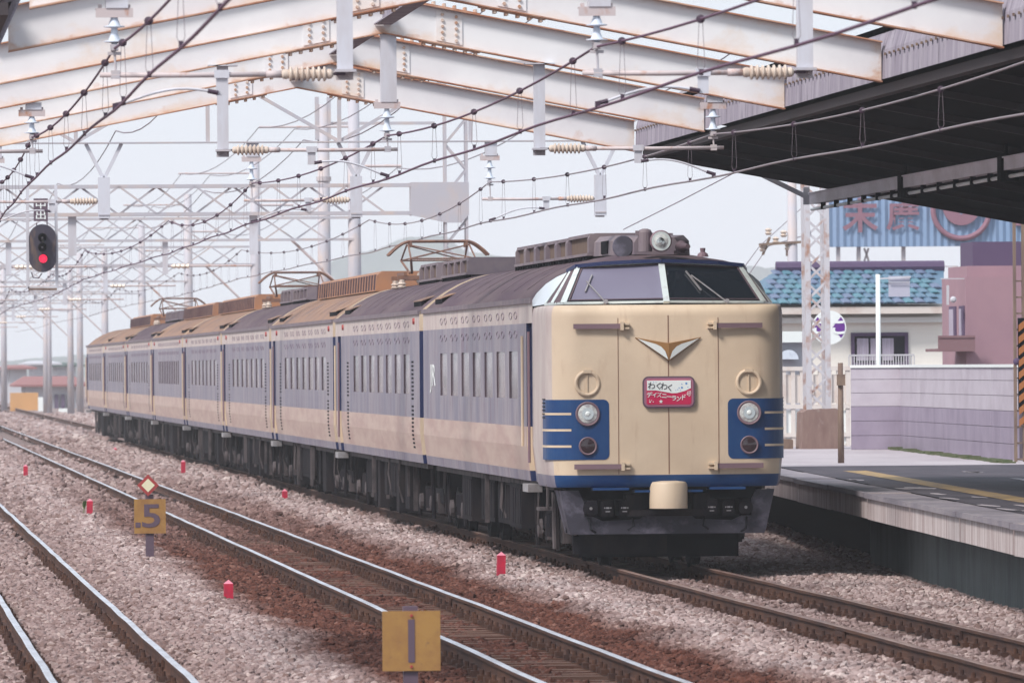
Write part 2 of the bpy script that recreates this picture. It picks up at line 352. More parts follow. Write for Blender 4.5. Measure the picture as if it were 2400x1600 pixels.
def ballast_mat(name, k):
    m = bpy.data.materials.new(name); m.use_nodes = True; t = m.node_tree; N = t.nodes.new; L = t.links.new
    b = t.nodes['Principled BSDF']; b.inputs['Roughness'].default_value = .95; b.inputs['Specular IOR Level'].default_value = .2
    geo = N('ShaderNodeNewGeometry'); sep = N('ShaderNodeSeparateXYZ'); L(geo.outputs['Position'], sep.inputs[0])
    sc = N('ShaderNodeVectorMath'); sc.operation = 'MULTIPLY'; sc.inputs[1].default_value = (1, .28, 1); L(geo.outputs['Position'], sc.inputs[0])
    n = N('ShaderNodeTexNoise'); n.inputs['Scale'].default_value = .9; n.inputs['Detail'].default_value = 5; L(sc.outputs[0], n.inputs['Vector'])
    nx = N('ShaderNodeMath'); nx.operation = 'MULTIPLY_ADD'; nx.inputs[1].default_value = 1.3; nx.inputs[2].default_value = -.65; L(n.outputs[0], nx.inputs[0])
    ax = N('ShaderNodeMath'); ax.operation = 'ADD'; L(sep.outputs[0], ax.inputs[0]); L(nx.outputs[0], ax.inputs[1])
    def window(c, w0, w1):
        d = N('ShaderNodeMath'); d.operation = 'SUBTRACT'; d.inputs[1].default_value = c; L(ax.outputs[0], d.inputs[0])
        a = N('ShaderNodeMath'); a.operation = 'ABSOLUTE'; L(d.outputs[0], a.inputs[0])
        r = N('ShaderNodeMapRange'); r.inputs[1].default_value = w0; r.inputs[2].default_value = w1; r.inputs[3].default_value = 1; r.inputs[4].default_value = 0
        L(a.outputs[0], r.inputs[0]); return r.outputs[0]
    far = N('ShaderNodeMapRange'); far.inputs[1].default_value = 105; far.inputs[2].default_value = 190; far.inputs[3].default_value = 1; far.inputs[4].default_value = .25
    L(sep.outputs[1], far.inputs[0])
    wB = window(6.02, 1.5, 2.1)
    mB = N('ShaderNodeMath'); mB.operation = 'MULTIPLY'; L(wB, mB.inputs[0]); L(far.outputs[0], mB.inputs[1])
    wA = window(2.3, .9, 1.9); mA = N('ShaderNodeMath'); mA.operation = 'MULTIPLY'; mA.inputs[1].default_value = .35; L(wA, mA.inputs[0])
    wC = window(10.0, 1.0, 1.6); mC = N('ShaderNodeMath'); mC.operation = 'MULTIPLY'; mC.inputs[1].default_value = .3; L(wC, mC.inputs[0])
    s1 = N('ShaderNodeMath'); s1.operation = 'MAXIMUM'; L(mB.outputs[0], s1.inputs[0]); L(mA.outputs[0], s1.inputs[1])
    s2 = N('ShaderNodeMath'); s2.operation = 'MAXIMUM'; L(s1.outputs[0], s2.inputs[0]); L(mC.outputs[0], s2.inputs[1])
    oi = N('ShaderNodeObjectInfo')
    r1 = N('ShaderNodeValToRGB'); e = r1.color_ramp.elements
    e[0].position = 0; e[0].color = (.23*k, .15*k, .135*k, 1); e[1].position = 1; e[1].color = (.60*k, .50*k, .48*k, 1)
    x = e.new(.35); x.color = (.36*k, .268*k, .262*k, 1); x = e.new(.8); x.color = (.45*k, .352*k, .347*k, 1)
    r2 = N('ShaderNodeValToRGB'); e = r2.color_ramp.elements
    e[0].position = 0; e[0].color = (.062*k, .022*k, .016*k, 1); e[1].position = 1; e[1].color = (.24*k, .12*k, .095*k, 1)
    x = e.new(.5); x.color = (.115*k, .042*k, .030*k, 1); x = e.new(.93); x.color = (.15*k, .06*k, .043*k, 1)
    if k > .8:
        
        an = N('ShaderNodeAttribute'); an.attribute_name = 'rv'
        ad = N('ShaderNodeMath'); ad.operation = 'ADD'; L(oi.outputs['Random'], ad.inputs[0]); L(an.outputs['Fac'], ad.inputs[1])
        fr = N('ShaderNodeMath'); fr.operation = 'FRACT'; L(ad.outputs[0], fr.inputs[0])
        L(fr.outputs[0], r1.inputs[0]); L(fr.outputs[0], r2.inputs[0])
    else:
        v = N('ShaderNodeTexVoronoi'); v.inputs['Scale'].default_value = 16; L(geo.outputs['Position'], v.inputs['Vector'])
        sr = N('ShaderNodeSeparateColor'); L(v.outputs['Color'], sr.inputs[0]); L(sr.outputs[0], r1.inputs[0]); L(sr.outputs[0], r2.inputs[0])
        bp = N('ShaderNodeBump'); bp.inputs['Strength'].default_value = .8; bp.inputs['Distance'].default_value = .03
        L(v.outputs['Distance'], bp.inputs['Height']); L(bp.outputs[0], b.inputs['Normal'])
    mxn = N('ShaderNodeMix'); mxn.data_type = 'RGBA'; L(s2.outputs[0], mxn.inputs[0]); L(r1.outputs[0], mxn.inputs[6]); L(r2.outputs[0], mxn.inputs[7])
    L(mxn.outputs[2], b.inputs['Base Color']); return m
STONE = ballast_mat('ballast stone', .83); BALL = ballast_mat('ballast bed', .62)

def ground():
    xs = sorted(set([-1450, -590, -400, -150, -60, -25, -12, -6] + [round(-3+.22*i, 3) for i in range(95)] + [20, 24, 30, 45, 80, 160, 400, 890, 2550]))
    ss = [20, 35, 45] + [50+.6*i for i in range(150)] + [140+2.5*i for i in range(60)] + [290+12*i for i in range(30)] + [680, 800, 1000, 1400, 2650, 5350]
    vs = []; fs = []
    for s in ss:
        for x in xs:
            z = gz(x, s) if -6 < x < 17 and s < 640 else -.22
            if x >= 17: z = -.3
            vs.append((x, s, z))
    n = len(xs)
    for j in range(len(ss)-1):
        for i in range(n-1): fs.append((j*n+i, j*n+i+1, (j+1)*n+i+1, (j+1)*n+i))
    o = MB().add(vs, fs).build('ground', BALL, smooth=True, kind='structure')
    o['label'] = 'pinkish grey ballast bed under the three tracks'
ground()

def gravel():
    coll = bpy.data.collections.new('clumps')
    rr = random.Random(3); import bmesh
    base = []
    for q in range(6):
        bm = bmesh.new(); bmesh.ops.create_icosphere(bm, subdivisions=1, radius=.5)
        sx, sy, sz = rr.uniform(.8, 1.25), rr.uniform(.7, 1.1), rr.uniform(.5, .8); vv = []
        for v in bm.verts:
            kx = rr.uniform(.7, 1.2); vv.append(Vector((v.co.x*sx, v.co.y*sy, v.co.z*sz))*kx)
        base.append((vv, [tuple(x.index for x in f.verts) for f in bm.faces])); bm.free()
    for q in range(9):
        V = []; Fc = []; A = []
        for k in range(62):
            a = rr.uniform(0, 6.28); d = .21*math.sqrt(rr.random()); vv, ff = base[rr.randrange(6)]
            sz = .054*min(1.9, max(.5, rr.lognormvariate(0, .33)))
            M3 = Matrix.Rotation(rr.uniform(0, 6.28), 3, 'Z') @ Matrix.Rotation(rr.uniform(-.6, .6), 3, 'X') @ Matrix.Rotation(rr.uniform(-.6, .6), 3, 'Y')
            o = len(V); c = Vector((d*math.cos(a), d*math.sin(a), sz*.14+rr.uniform(-.008, .012))); r = rr.random()
            V += [tuple(M3 @ v*sz + c) for v in vv]; Fc += [tuple(i+o for i in f) for f in ff]; A += [r]*len(vv)
        me = bpy.data.meshes.new('stone_clump'); me.from_pydata(V, [], Fc); me.materials.append(STONE)
        at = me.attributes.new('rv', 'FLOAT', 'POINT'); at.data.foreach_set('value', A)
        coll.objects.link(bpy.data.objects.new('stone_clump', me))
    rs = np.random.RandomState(5); P = []; SC = []
    s = 54.
    while s < 430:
        sc = 1. if s < 95 else 1.2 if s < 120 else 1.6 if s < 160 else 2.3 if s < 262 else 3.6
        st = .245*sc; x = .0196*s-1.8
        while x < min(15.5, .156*s+1.2, edge(s)+.95):
            px_, py_ = x+rs.uniform(-.4, .4)*st, s+rs.uniform(-.5, .5)*st; x += st
            if 94 < s < 276 and 9.2 < px_ < 11.3: continue
            dr = min(abs(px_-c-g) for c in (XA, XB, XC) for g in (-G, G))
            if dr < (.14 if sc < 1.3 else .2*sc): continue
            z = gz(px_, py_)-(.03 if dr < .3 else 0)
            if abs(px_-XB) < .5 and rs.rand() < .25: z -= .04
            P.append((px_, py_, z)); SC.append(sc*rs.uniform(.85, 1.2))
        s += st*.95
    me = bpy.data.meshes.new('gravel'); me.from_pydata(P, [], [])
    at = me.attributes.new('sc', 'FLOAT', 'POINT'); at.data.foreach_set('value', np.array(SC, dtype=np.float32))
    o = bpy.data.objects.new('gravel', me); COL.objects.link(o); o['kind'] = 'stuff'; o['label'] = 'loose pinkish brown ballast stones around the rails'
    t = bpy.data.node_groups.new('scatter stones', 'GeometryNodeTree')
    t.interface.new_socket('Geometry', in_out='INPUT', socket_type='NodeSocketGeometry')
    t.interface.new_socket('Geometry', in_out='OUTPUT', socket_type='NodeSocketGeometry')
    N = t.nodes.new; L = t.links.new
    gi = N('NodeGroupInput'); go = N('NodeGroupOutput'); ip = N('GeometryNodeInstanceOnPoints')
    ci = N('GeometryNodeCollectionInfo'); ci.inputs['Collection'].default_value = coll; ci.inputs['Separate Children'].default_value = True
    rv = N('FunctionNodeRandomValue'); rv.data_type = 'FLOAT_VECTOR'; rv.inputs[0].default_value = (-.05, -.05, 0); rv.inputs[1].default_value = (.05, .05, 6.28)
    na = N('GeometryNodeInputNamedAttribute'); na.data_type = 'FLOAT'; na.inputs['Name'].default_value = 'sc'
    L(gi.outputs[0], ip.inputs['Points']); L(ci.outputs[0], ip.inputs['Instance']); ip.inputs['Pick Instance'].default_value = True
    L(rv.outputs[0], ip.inputs['Rotation']); L(na.outputs[0], ip.inputs['Scale']); L(ip.outputs[0], go.inputs[0])
    md = o.modifiers.new('scatter', 'NODES'); md.node_group = t
    return len(P)
NST = gravel(); print('clumps', NST)

# ------------------------------------------------------------------ tracks
def track(cx, label, polished, s0, s1, nsl, slm, seed):
    r = random.Random(seed)
    root = thing('railway_track', label, None, (cx, s0, 0), kind='structure')
    for sg in (-1, 1):
        mb = MB(); prof = [(-.0635,-.153),(.0635,-.153),(.0635,-.141),(.012,-.122),(.009,-.046),(.033,-.036),(.033,-.006),(.026,0),(-.026,0),(-.033,-.006),(-.033,-.036),(-.009,-.046),(-.012,-.122),(-.0635,-.141)]
        ys = []; y = s0
        while y < s1: ys.append(y); y += 2.2 if y < 140 else 8 if y < 300 else 40
        ys.append(s1); n = len(prof); vs = []; fs = []; mi = []
        for y in ys:
            dx = r.uniform(-.006, .006); dz = r.uniform(-.004, .004)
            vs += [(cx+sg*G+p[0]+dx, y, p[1]+dz) for p in prof]
        for j in range(len(ys)-1):
            for i in range(n):
                fs.append((j*n+i, j*n+(i+1)%n, (j+1)*n+(i+1)%n, (j+1)*n+i)); mi.append(1 if i in (6, 7, 8) else 0)
        fs.append(tuple(range(n))); mi.append(0)
        mb.v = vs; mb.f = fs; mb.m = mi
        ro = mb.build('rail', [RAILS, RAILT if polished else RAILB], root)
        # fishplates at the joints
        for js in ([71.5, 96.6, 121.7] if cx > 9 else [83.2, 108, 133] if cx > 5 else [66.5, 91]):
            f = MB()
            for q in (-1, 1):
                f.box(cx+sg*G+q*.03-.012, cx+sg*G+q*.03+.012, js-.28, js+.28, -.128, -.04)
                for b in range(4): f.lathe((cx+sg*G+q*.04, js-.2+.13*b, -.085), (q, 0, 0), [(0, .018), (.03, .018)], 6)
            f.build('fishplate', RAILS, ro)
    base = None; chair = None
    for i in range(nsl):
        y = 55.1 + .62*i
        if base is None:
            b = MB().box(cx-1.05, cx+1.05, y-.11, y+.11, -.31, -.178); ob = b.build('sleeper', slm, root); base = ob.data; y00 = y
            c = MB()
            for sg in (-1, 1):
                for q in (-1, 1):
                    c.box(cx+sg*G+q*.09-.035, cx+sg*G+q*.09+.035, y-.07, y+.07, -.165, -.118)
                    c.lathe((cx+sg*G+q*.085, y, -.118), (0, 0, 1), [(0, .02), (.045, .02)], 6)
            co = c.build('rail_fastening', RAILS, ob); chair = co.data
        else:
            ob = inst(base, 'sleeper', (r.uniform(-.02, .02), y-y00+r.uniform(-.03, .03), r.uniform(-.012, .008)), root)
            ch = bpy.data.objects.new('rail_fastening', chair); COL.objects.link(ch); ch.parent = ob
    return root
track(XA, 'left track with bright polished rails nearest the camera', True, 40, 620, 90, SLEEPG, 1)
track(XB, 'middle empty track on rust brown ballast', True, 40, 620, 150, SLEEP, 2)
track(XC, 'right track with brown rails under the train', False, 40, 620, 110, SLEEPG, 3)

xo = thing('crossover_track', 'far crossover rails curving from the middle track towards the train track', None, (8, 290, 0), kind='structure')
for sg in (-1, 1):
    pts = []
    for k in range(25):
        t = k/24; pts.append((XB+(XC-XB)*(3*t*t-2*t**3)+sg*G, 285+150*t, -.045))
    m = MB()
    for i in range(24): m.bar(pts[i], pts[i+1], .065, .09)
    m.build('rail', RAILS, xo)
# ================================================================== PLATFORM
def platform():
    root = thing('platform', 'low railway platform with yellow line beside the train', None, (12, 60, 0), kind='structure')
    PS = [48, 60, 73, 80, 90, 100, 110, 120, 132, 146]
    def sheet(o0, o1, z, a=48, b=146, fixed=None):
        m = MB(); ss = [q for q in PS if a < q < b]; ss = [a]+ss+[b]
        for i in range(len(ss)-1):
            p, q = ss[i], ss[i+1]; x1 = (lambda s: fixed) if fixed else (lambda s: edge(s)+o1)
            m.add([(edge(p)+o0, p, z), (x1(p), p, z), (x1(q), q, z), (edge(q)+o0, q, z)], [(0,1,2,3)])
        return m
    sheet(.55, 0, .92, 48, 116.6, 34).build('asphalt_paving', ASPH, root)
    sheet(.55, 0, .9202, 116.6, 146, 34).build('concrete_paving', CONC, root)
    sheet(1.15, 1.5, .925, 60, 111).build('yellow_line', YLINE, root)
    # coping stones, one after the other
    ss = [50, 56.2, 62.3, 68.4, 74.2, 80.0, 86.2, 92.3, 98.4, 104.5, 110.6, 116.7, 122.8, 129, 135, 141, 146]
    for i in range(len(ss)-1):
        a, b = ss[i]+.03, ss[i+1]-.03; dz = rnd.uniform(-.008, .008)
        m = MB()
        pts = lambda s, x0, x1, z0, z1: [(edge(s)+x0, s, z0), (edge(s)+x1, s, z0), (edge(s)+x1, s, z1), (edge(s)+x0, s, z1)]
        A = pts(a, 0, .55, .60+dz, .915+dz); B = pts(b, 0, .55, .60+dz, .915+dz)
        m.add(A+B, [(0,1,2,3),(7,6,5,4),(0,4,5,1),(3,7,4,0)], 0); m.add(A+B, [(2,6,7,3)], 1)
        A = pts(a, -.045, .0, .865+dz, .925+dz); B = pts(b, -.045, .0, .865+dz, .925+dz)
        m.add(A+B, [(0,1,2,3),(7,6,5,4),(0,4,5,1),(3,7,4,0),(2,6,7,3)], 1)
        m.build('coping_stone', [COPE, COPT], root)
    m = MB()
    for i in range(len(PS)-1):
        p, q = PS[i], PS[i+1]
        m.add([(edge(p)+1.05, p, -.4), (edge(q)+1.05, q, -.4), (edge(q)+1.05, q, .7), (edge(p)+1.05, p, .7)], [(0,1,2,3)])
        m.add([(edge(p)+.1, p, .598), (edge(q)+.1, q, .598), (edge(q)+1.1, q, .62), (edge(p)+1.1, p, .62)], [(0,3,2,1)])
    m.add([(edge(146), 146, -.4), (34, 146, -.4), (34, 146, .918), (edge(146), 146, .918)], [(0,1,2,3)])
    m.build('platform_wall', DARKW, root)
    wp = random.Random(4)
    for i in range(16):                                            # worn white patches on the paving beside the coping
        s_ = wp.uniform(80, 113); o_ = wp.choice([.62, .68, .75, .9, 1.02, 2.2, 2.9]); l_ = wp.uniform(.35, 1.1); w_ = wp.uniform(.05, .12)
        pts = []
        for k in range(9):
            a = 2*math.pi*k/9; pts.append((edge(s_)+o_+w_*math.cos(a)*wp.uniform(.6, 1.3), s_+l_*math.sin(a)*wp.uniform(.6, 1.2), .9245))
        MB().poly(pts).build('worn_patch', CONC, root)
    for s_ in (84.3, 93.6, 104.2):
        MB().box(edge(s_)+2.2, edge(s_)+6, s_-.012, s_+.012, .9205, .9235).build('paving_joint', COPT, root)
    # ribbed panels under the overhang
    m = MB(); s = 60.
    while s < 99.5:
        m.box(edge(s)+.62, edge(s)+.70, s, s+.15, -.22, .58); s += .26
    m.build('ribbed_panel', CORR, root, kind='stuff')
    for k in range(3):
        m = MB()
        for i in range(8):
            p = 58+5.2*i; q = p+5.2; x = .40-.13*k; z1 = -.19-.055*k
            m.add([(edge(p)+x, p, z1-.05), (edge(p)+x, p, z1), (edge(p)+x+.2, p, z1), (edge(q)+x, q, z1-.05), (edge(q)+x, q, z1), (edge(q)+x+.2, q, z1)],
                  [(0,1,4,3), (1,2,5,4)])
        m.build('base_board', CORR, root)
    m = MB()
    a, b = aZ(2075, 1031, .925), aZ(2330, 1062, .925)
    for i in range(40):
        t = i/39; p = a.lerp(b, t); w = .05+.09*rnd.random(); m.box(p.x-w-.16, p.x-.02, p.y-.3, p.y+.3, .92, .93+.04*rnd.random())
    m.build('moss_strip', MOSS, root)
platform()

# ================================================================== TRAIN
TX, TS = XC, 92.0
ZB, ZG, ZR, HW = 1.06, 3.34, 3.94, 1.475
AF, RC = 1.025, .45
def plan(u, ins=0.):
    a = abs(u); sg = 1 if u >= 0 else -1
    if a <= AF: x, y, nx, ny = a, .05*(a/AF)**2, .1*a/AF, -1
    elif a <= AF+RC*math.pi/2:
        t = (a-AF)/RC; x, y, nx, ny = AF+RC*math.sin(t), .05+RC*(1-math.cos(t)), math.sin(t), -math.cos(t)
    else: x, y, nx, ny = AF+RC, .05+RC+(a-AF-RC*math.pi/2), 1, 0
    if ins and a > AF: ins *= 1-.8*min(1, (a-AF)/(RC*1.57))
    l = math.hypot(nx, ny); return Vector((sg*(x-ins*nx/l), y-ins*ny/l, 0)), Vector((sg*nx/l, ny/l, 0))
def roof_pts(n=14, hw=HW, zg=ZG, zr=ZR):
    P = []
    for i in range(n+1):
        t = -1+2*i/n; x = hw*math.copysign(abs(t)**.9, t)
        z = zg + (zr-zg)*(1-abs(x/hw)**2.3); P.append((x, z))
    return P
BANDS = [(ZB, 1.19, 'bd'), (1.19, 1.5, 'cl'), (1.5, 1.75, 'cl'), (1.75, 2.10, 'b'), (2.10, 2.71, 'b'), (2.71, 3.06, 'b'), (3.06, ZG, 'ct')]
SIDEM = {'bd': 0, 'cl': 1, 'b': 2, 'ct': 3}
def hwz(z): return HW - (.05*((1.5-z)/.44) if z < 1.5 else 0)

def car_body(root, oy, y0, y1, wins, doors, front_face=True, roofm=ROOF):
    """sides with real window openings and door recesses; returns nothing. wins, doors: (ya, yb) lists in carriage metres."""
    X = TX
    cuts = sorted(set([y0, y1] + [c for w in wins for c in w] + [c for d in doors for c in d]))
    mb = MB()
    for sg in (-1, 1):
        for i in range(len(cuts)-1):
            a, b = cuts[i], cuts[i+1]
            isw = sg < 0 and any(w[0] <= a and b <= w[1] for w in wins)
            isd = any(d[0] <= a and b <= d[1] for d in doors)
            for (z0, z1, k) in BANDS:
                if isw and k == 'b' and z0 == 2.10: continue
                if isd and z1 <= 3.07: continue
                q = [(X+sg*hwz(z0), oy+a, z0), (X+sg*hwz(z0), oy+b, z0), (X+sg*hwz(z1), oy+b, z1), (X+sg*hwz(z1), oy+a, z1)]
                if sg > 0: q = q[::-1]
                mb.add(q[::-1], [(0,1,2,3)], SIDEM[k])
    # end faces: clean paint in the same bands, roof arch above
    for (yy, fl) in ((y0, 1), (y1, -1)):
        if fl == 1 and not front_face: continue
        for (z0, z1, k) in BANDS:
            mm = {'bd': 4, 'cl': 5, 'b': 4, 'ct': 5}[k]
            q = [(X-hwz(z0), oy+yy, z0), (X+hwz(z0), oy+yy, z0), (X+hwz(z1), oy+yy, z1), (X-hwz(z1), oy+yy, z1)]
            mb.add(q if fl == 1 else q[::-1], [(0,1,2,3)], mm)
        rp = roof_pts(); q = [(X+x, oy+yy, z) for x, z in rp]
        mb.add(q if fl == -1 else q[::-1], [tuple(range(len(q)))], 5)
    mb.add([(X-1.42, oy+y0, ZB), (X+1.42, oy+y0, ZB), (X+1.42, oy+y1, ZB), (X-1.42, oy+y1, ZB)], [(0,3,2,1)], 6)
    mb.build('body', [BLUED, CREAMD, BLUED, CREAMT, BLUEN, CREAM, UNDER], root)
    # roof
    rp = roof_pts(); r = MB(); ys = np.linspace(y0, y1, 14); n = len(rp); vs = []; fs = []
    for y in ys: vs += [(X+x, oy+y, z) for x, z in rp]
    for j in range(len(ys)-1):
        for i in range(n-1): fs.append((j*n+i, j*n+i+1, (j+1)*n+i+1, (j+1)*n+i))
    ro = r.add(vs, fs).build('roof', roofm, root, smooth=True)
    g = MB()
    for sg in (-1, 1): g.box(X+sg*HW-.03, X+sg*HW+.03, oy+y0, oy+y1, ZG-.03, ZG+.035)
    g.build_each('gutter', EQUIP, ro)
    s = MB()                                                        # raised seams across the roof
    for y in np.arange(y0+.9, y1, 1.95):
        for i in range(1, n-2):
            a, b = rp[i], rp[i+1]; s.bar((X+a[0], oy+y, a[1]+.001), (X+b[0], oy+y, b[1]+.001), .035, .006)
    s.build_each('roof_seam', roofm, ro)
    # windows (with jambs and a recessed pane)
    for w in wins:
        a, b = oy+w[0], oy+w[1]; x = X-HW; d = .022; m = MB()
        m.add([(x,a,2.1),(x,b,2.1),(x,b,2.71),(x,a,2.71),(x+d,a,2.1),(x+d,b,2.1),(x+d,b,2.71),(x+d,a,2.71)],
              [(0,4,5,1),(1,5,6,2),(2,6,7,3),(3,7,4,0)])
        wo = m.build('window', JAMB, root)
        MB().add([(x+d-.003,a,2.1),(x+d-.003,b,2.1),(x+d-.003,b,2.71),(x+d-.003,a,2.71)], [(0,3,2,1)]).build('pane', rnd.choice([PANE, PANE, PANE2, PANE3]), wo)
        # two slim berth lights above every window
        for zz in (2.93, 3.17):
            e = MB()
            for c in (a+.18, b-.36):
                pts = []
                for k in range(12):
                    q = 2*math.pi*k/12; pts.append((x-.002, c+.09+.21*math.cos(q), zz+.045*math.sin(q)))
                e.tube(pts+[pts[0]], .0055, 4, caps=False)
            e.build_each('berth_light', BERTH, wo)
    for d in doors:
        a, b = oy+d[0], oy+d[1]; dep = .10
        for sg in (-1, 1):
            m = MB()
            for (z0, z1, k) in BANDS:
                if z1 > 3.07: continue
                mm = {'bd': 0, 'cl': 1, 'b': 2}[k]
                xo0, xo1 = X+sg*hwz(z0), X+sg*hwz(z1); xi = X+sg*(HW-dep-.05)
                m.add([(xo0,b,z0),(xi,b,z0),(xi,b,z1),(xo1,b,z1)], [(0,1,2,3)], mm)      # rear jamb, facing forward
                m.add([(xo0,a,z0),(xi,a,z0),(xi,a,z1),(xo1,a,z1)], [(3,2,1,0)], mm)
                m.add([(xi,a,z0),(xi,b,z0),(xi,b,z1),(xi,a,z1)], [(0,3,2,1) if sg < 0 else (0,1,2,3)], mm)
            m.add([(X+sg*HW,a,3.06),(X+sg*HW,b,3.06),(X+sg*(HW-dep-.05),b,3.06),(X+sg*(HW-dep-.05),a,3.06)], [(0,1,2,3)], 2)
            d_ = m.build('door', [BLUEN, CREAM, BLUEN], root)
            if sg < 0: do = d_
        MB().box(X-HW+dep+.03, X-HW+dep+.045, a+.12, b-.12, 2.05, 2.8).build('door_window', GLASS, do)
        MB().box(X-HW-.06, X-HW+.12, a, b, .93, 1.03).build('step', STEEL, do)
        MB().tube([(X-HW-.05, b+.06, 1.5), (X-HW-.05, b+.06, 2.9)], .018, 6).build('handrail', CREAM, do)
        MB().tube([(X-HW-.05, a-.08, 1.3), (X-HW-.05, a-.08, 2.95)], .018, 6).build('handrail', MAUVE, do)

def underfloor(root, oy, y0, y1, seed, first=True):
    r = random.Random(seed); X = TX
    for by in (y0+2.6+(.3 if first else 0), y1-2.6):
        m = MB(); c = oy+by
        for sg in (-1, 1):
            x = X+sg*.98
            m.box(x-.09, x+.09, c-1.75, c+1.75, .44, .66); m.box(x-.07, x+.11, c-.45, c+.45, .30, .50)
            m.box(x-.06, x+.06, c-1.9, c-1.72, .28, .72); m.box(x-.06, x+.06, c+1.72, c+1.9, .28, .72)
        m.box(X-1., X+1., c-.25, c+.25, .5, .95)
        bo = m.build('bogie', UNDER, root)
        for wy in (c-1.05, c+1.05):
            for sg in (-1, 1):
                MB().lathe((X+sg*.50, wy, .43), (sg, 0, 0), [(0, .47), (.025, .46), (.04, .435), (.13, .43), (.13, .34), (.09, .30), (.09, .1), (.15, .09)], 20).build('wheel', BLACK, bo)
                q = MB().box(X+sg*1.0-.1, X+sg*1.0+.17, wy-.17, wy+.17, .28, .58)
                q.lathe((X+sg*1.0+sg*.16, wy, .43), (sg, 0, 0), [(0, .13), (.05, .12), (.06, .05)], 10)
                q.build('axle_box', UNDERL, bo)
        s = MB()
        for k in (-1, 1):
            s.lathe((X-1.08, c+k*.22, .34), (0, 0, 1), [(0, .1), (.3, .1)], 8)
            s.tube([(X-1.18, c+k*1.4, .2), (X-1.2, c+k*1.4, .95)], .03, 6)
        s.build_each('coil_spring', UNDER, bo)
    y = y0+4.9
    while y < y1-4.9:
        l = r.choice([.6, .9, 1.2, 1.7, 2.2]); l = min(l, y1-4.6-y)
        if l < .4: break
        zb = r.uniform(.16, .44); xo = X-r.uniform(1.22, 1.36)
        m = MB().box(xo, X+1.25, oy+y, oy+y+l, zb, .98)
        e = m.build('equipment_box', UNDER, root)
        if l > 1:
            b = MB()
            for k in range(int(l/.35)): b.box(xo-.012, xo, oy+y+.06+k*.35, oy+y+.32+k*.35, zb+.06, .92)
            b.build_each('cover_panel', UNDER, e)
        if r.random() < .42:
            b = MB()
            for k in range(r.choice([1, 2, 2, 3])):
                yy = oy+y-.03-r.uniform(0, .14); xx = X-r.uniform(1.0, 1.38)
                b.box(xx-.02-.03*r.random(), xx+.02, yy-.02, yy+.02, r.uniform(.2, .5), 1.04)
            b.build_each('pipe', UNDERL, e)
        y += l + r.choice([.1, .25, .5, .7])
    m = MB()
    for sg in (-1, 1): m.box(X+sg*1.28-.04, X+sg*1.28+.04, oy+y0+.5, oy+y1-.4, .97, 1.06)
    for k in range(9):
        yy = oy+r.uniform(y0+.8, y1-.8); xx = X-r.uniform(1.0, 1.36)
        m.tube([(xx, yy, 1.04), (xx-.02, yy+.02, r.uniform(.5, .8)), (xx+.05, yy, r.uniform(.3, .5))], r.choice([.012, .018, .028]), 5)
    m.build('pipework', UNDERL, root, kind='stuff')

def ladder_slots(root, oy, y, zs=(1.28, 1.95), z2=(2.02, 2.62), parent=None):
    m = MB(); x = TX-HW
    for a, b in (zs, z2):
        z = a
        while z < b:
            xx = TX-hwz(z); m.box(xx-.006, xx+.01, oy+y, oy+y+.38, z, z+.028); z += .062
    m.build('foothold', BLACK, root, kind='stuff')

def pantograph(root, oy, y, z0=4.02, zt=4.66):
    X = TX; m = MB()
    for yy in (-.75, .75): m.box(X-.75, X+.75, oy+y+yy-.04, oy+y+yy+.04, z0-.02, z0+.05)
    for xx in (-.62, .62): m.box(X+xx-.03, X+xx+.03, oy+y-.8, oy+y+.8, z0+.05, z0+.11)
    pn = m.build('pantograph', PANTO, root)
    i = MB()
    for xx in (-.68, .68):
        for yy in (-.75, .75): i.lathe((X+xx, oy+y+yy, z0-.17), (0, 0, 1), [(0, .05), (.03, .08), (.05, .05), (.08, .08), (.1, .05), (.15, .05)], 8)
    i.build_each('insulator', PORC, pn)
    a = MB(); zk = z0+.33
    for s in (-1, 1):
        for xx in (-.55, .55):
            a.tube([(X+xx*.85, oy+y+s*.25, z0+.1), (X+xx, oy+y+s*1.15, zk)], .022, 6)
            a.tube([(X+xx, oy+y+s*1.15, zk), (X+xx*.95, oy+y+s*.2, zt-.06)], .016, 6)
        a.tube([(X-.55, oy+y+s*1.15, zk), (X+.55, oy+y+s*1.15, zk)], .016, 6)
        a.tube([(X-.55, oy+y+s*1.15, zk), (X+.52, oy+y+s*.2, zt-.06)], .012, 5)
        a.tube([(X+.55, oy+y+s*1.15, zk), (X-.52, oy+y+s*.2, zt-.06)], .012, 5)
    a.build_each('arm', PANTO, pn)
    for s in (-.2, .2):
        h = MB(); pts = []
        for k in range(21):
            t = -1+2*k/20; xx = .86*t; zz = zt - (.24*((abs(t)-.58)/.42)**1.6 if abs(t) > .58 else 0); pts.append((X+xx, oy+y+s, zz))
        h.tube(pts, .026, 6); h.box(X-.5, X-.46, oy+y+s-.05, oy+y+s+.05, zt-.1, zt); h.box(X+.46, X+.5, oy+y+s-.05, oy+y+s+.05, zt-.1, zt)
        h.build('collector_head', PANTO, pn)

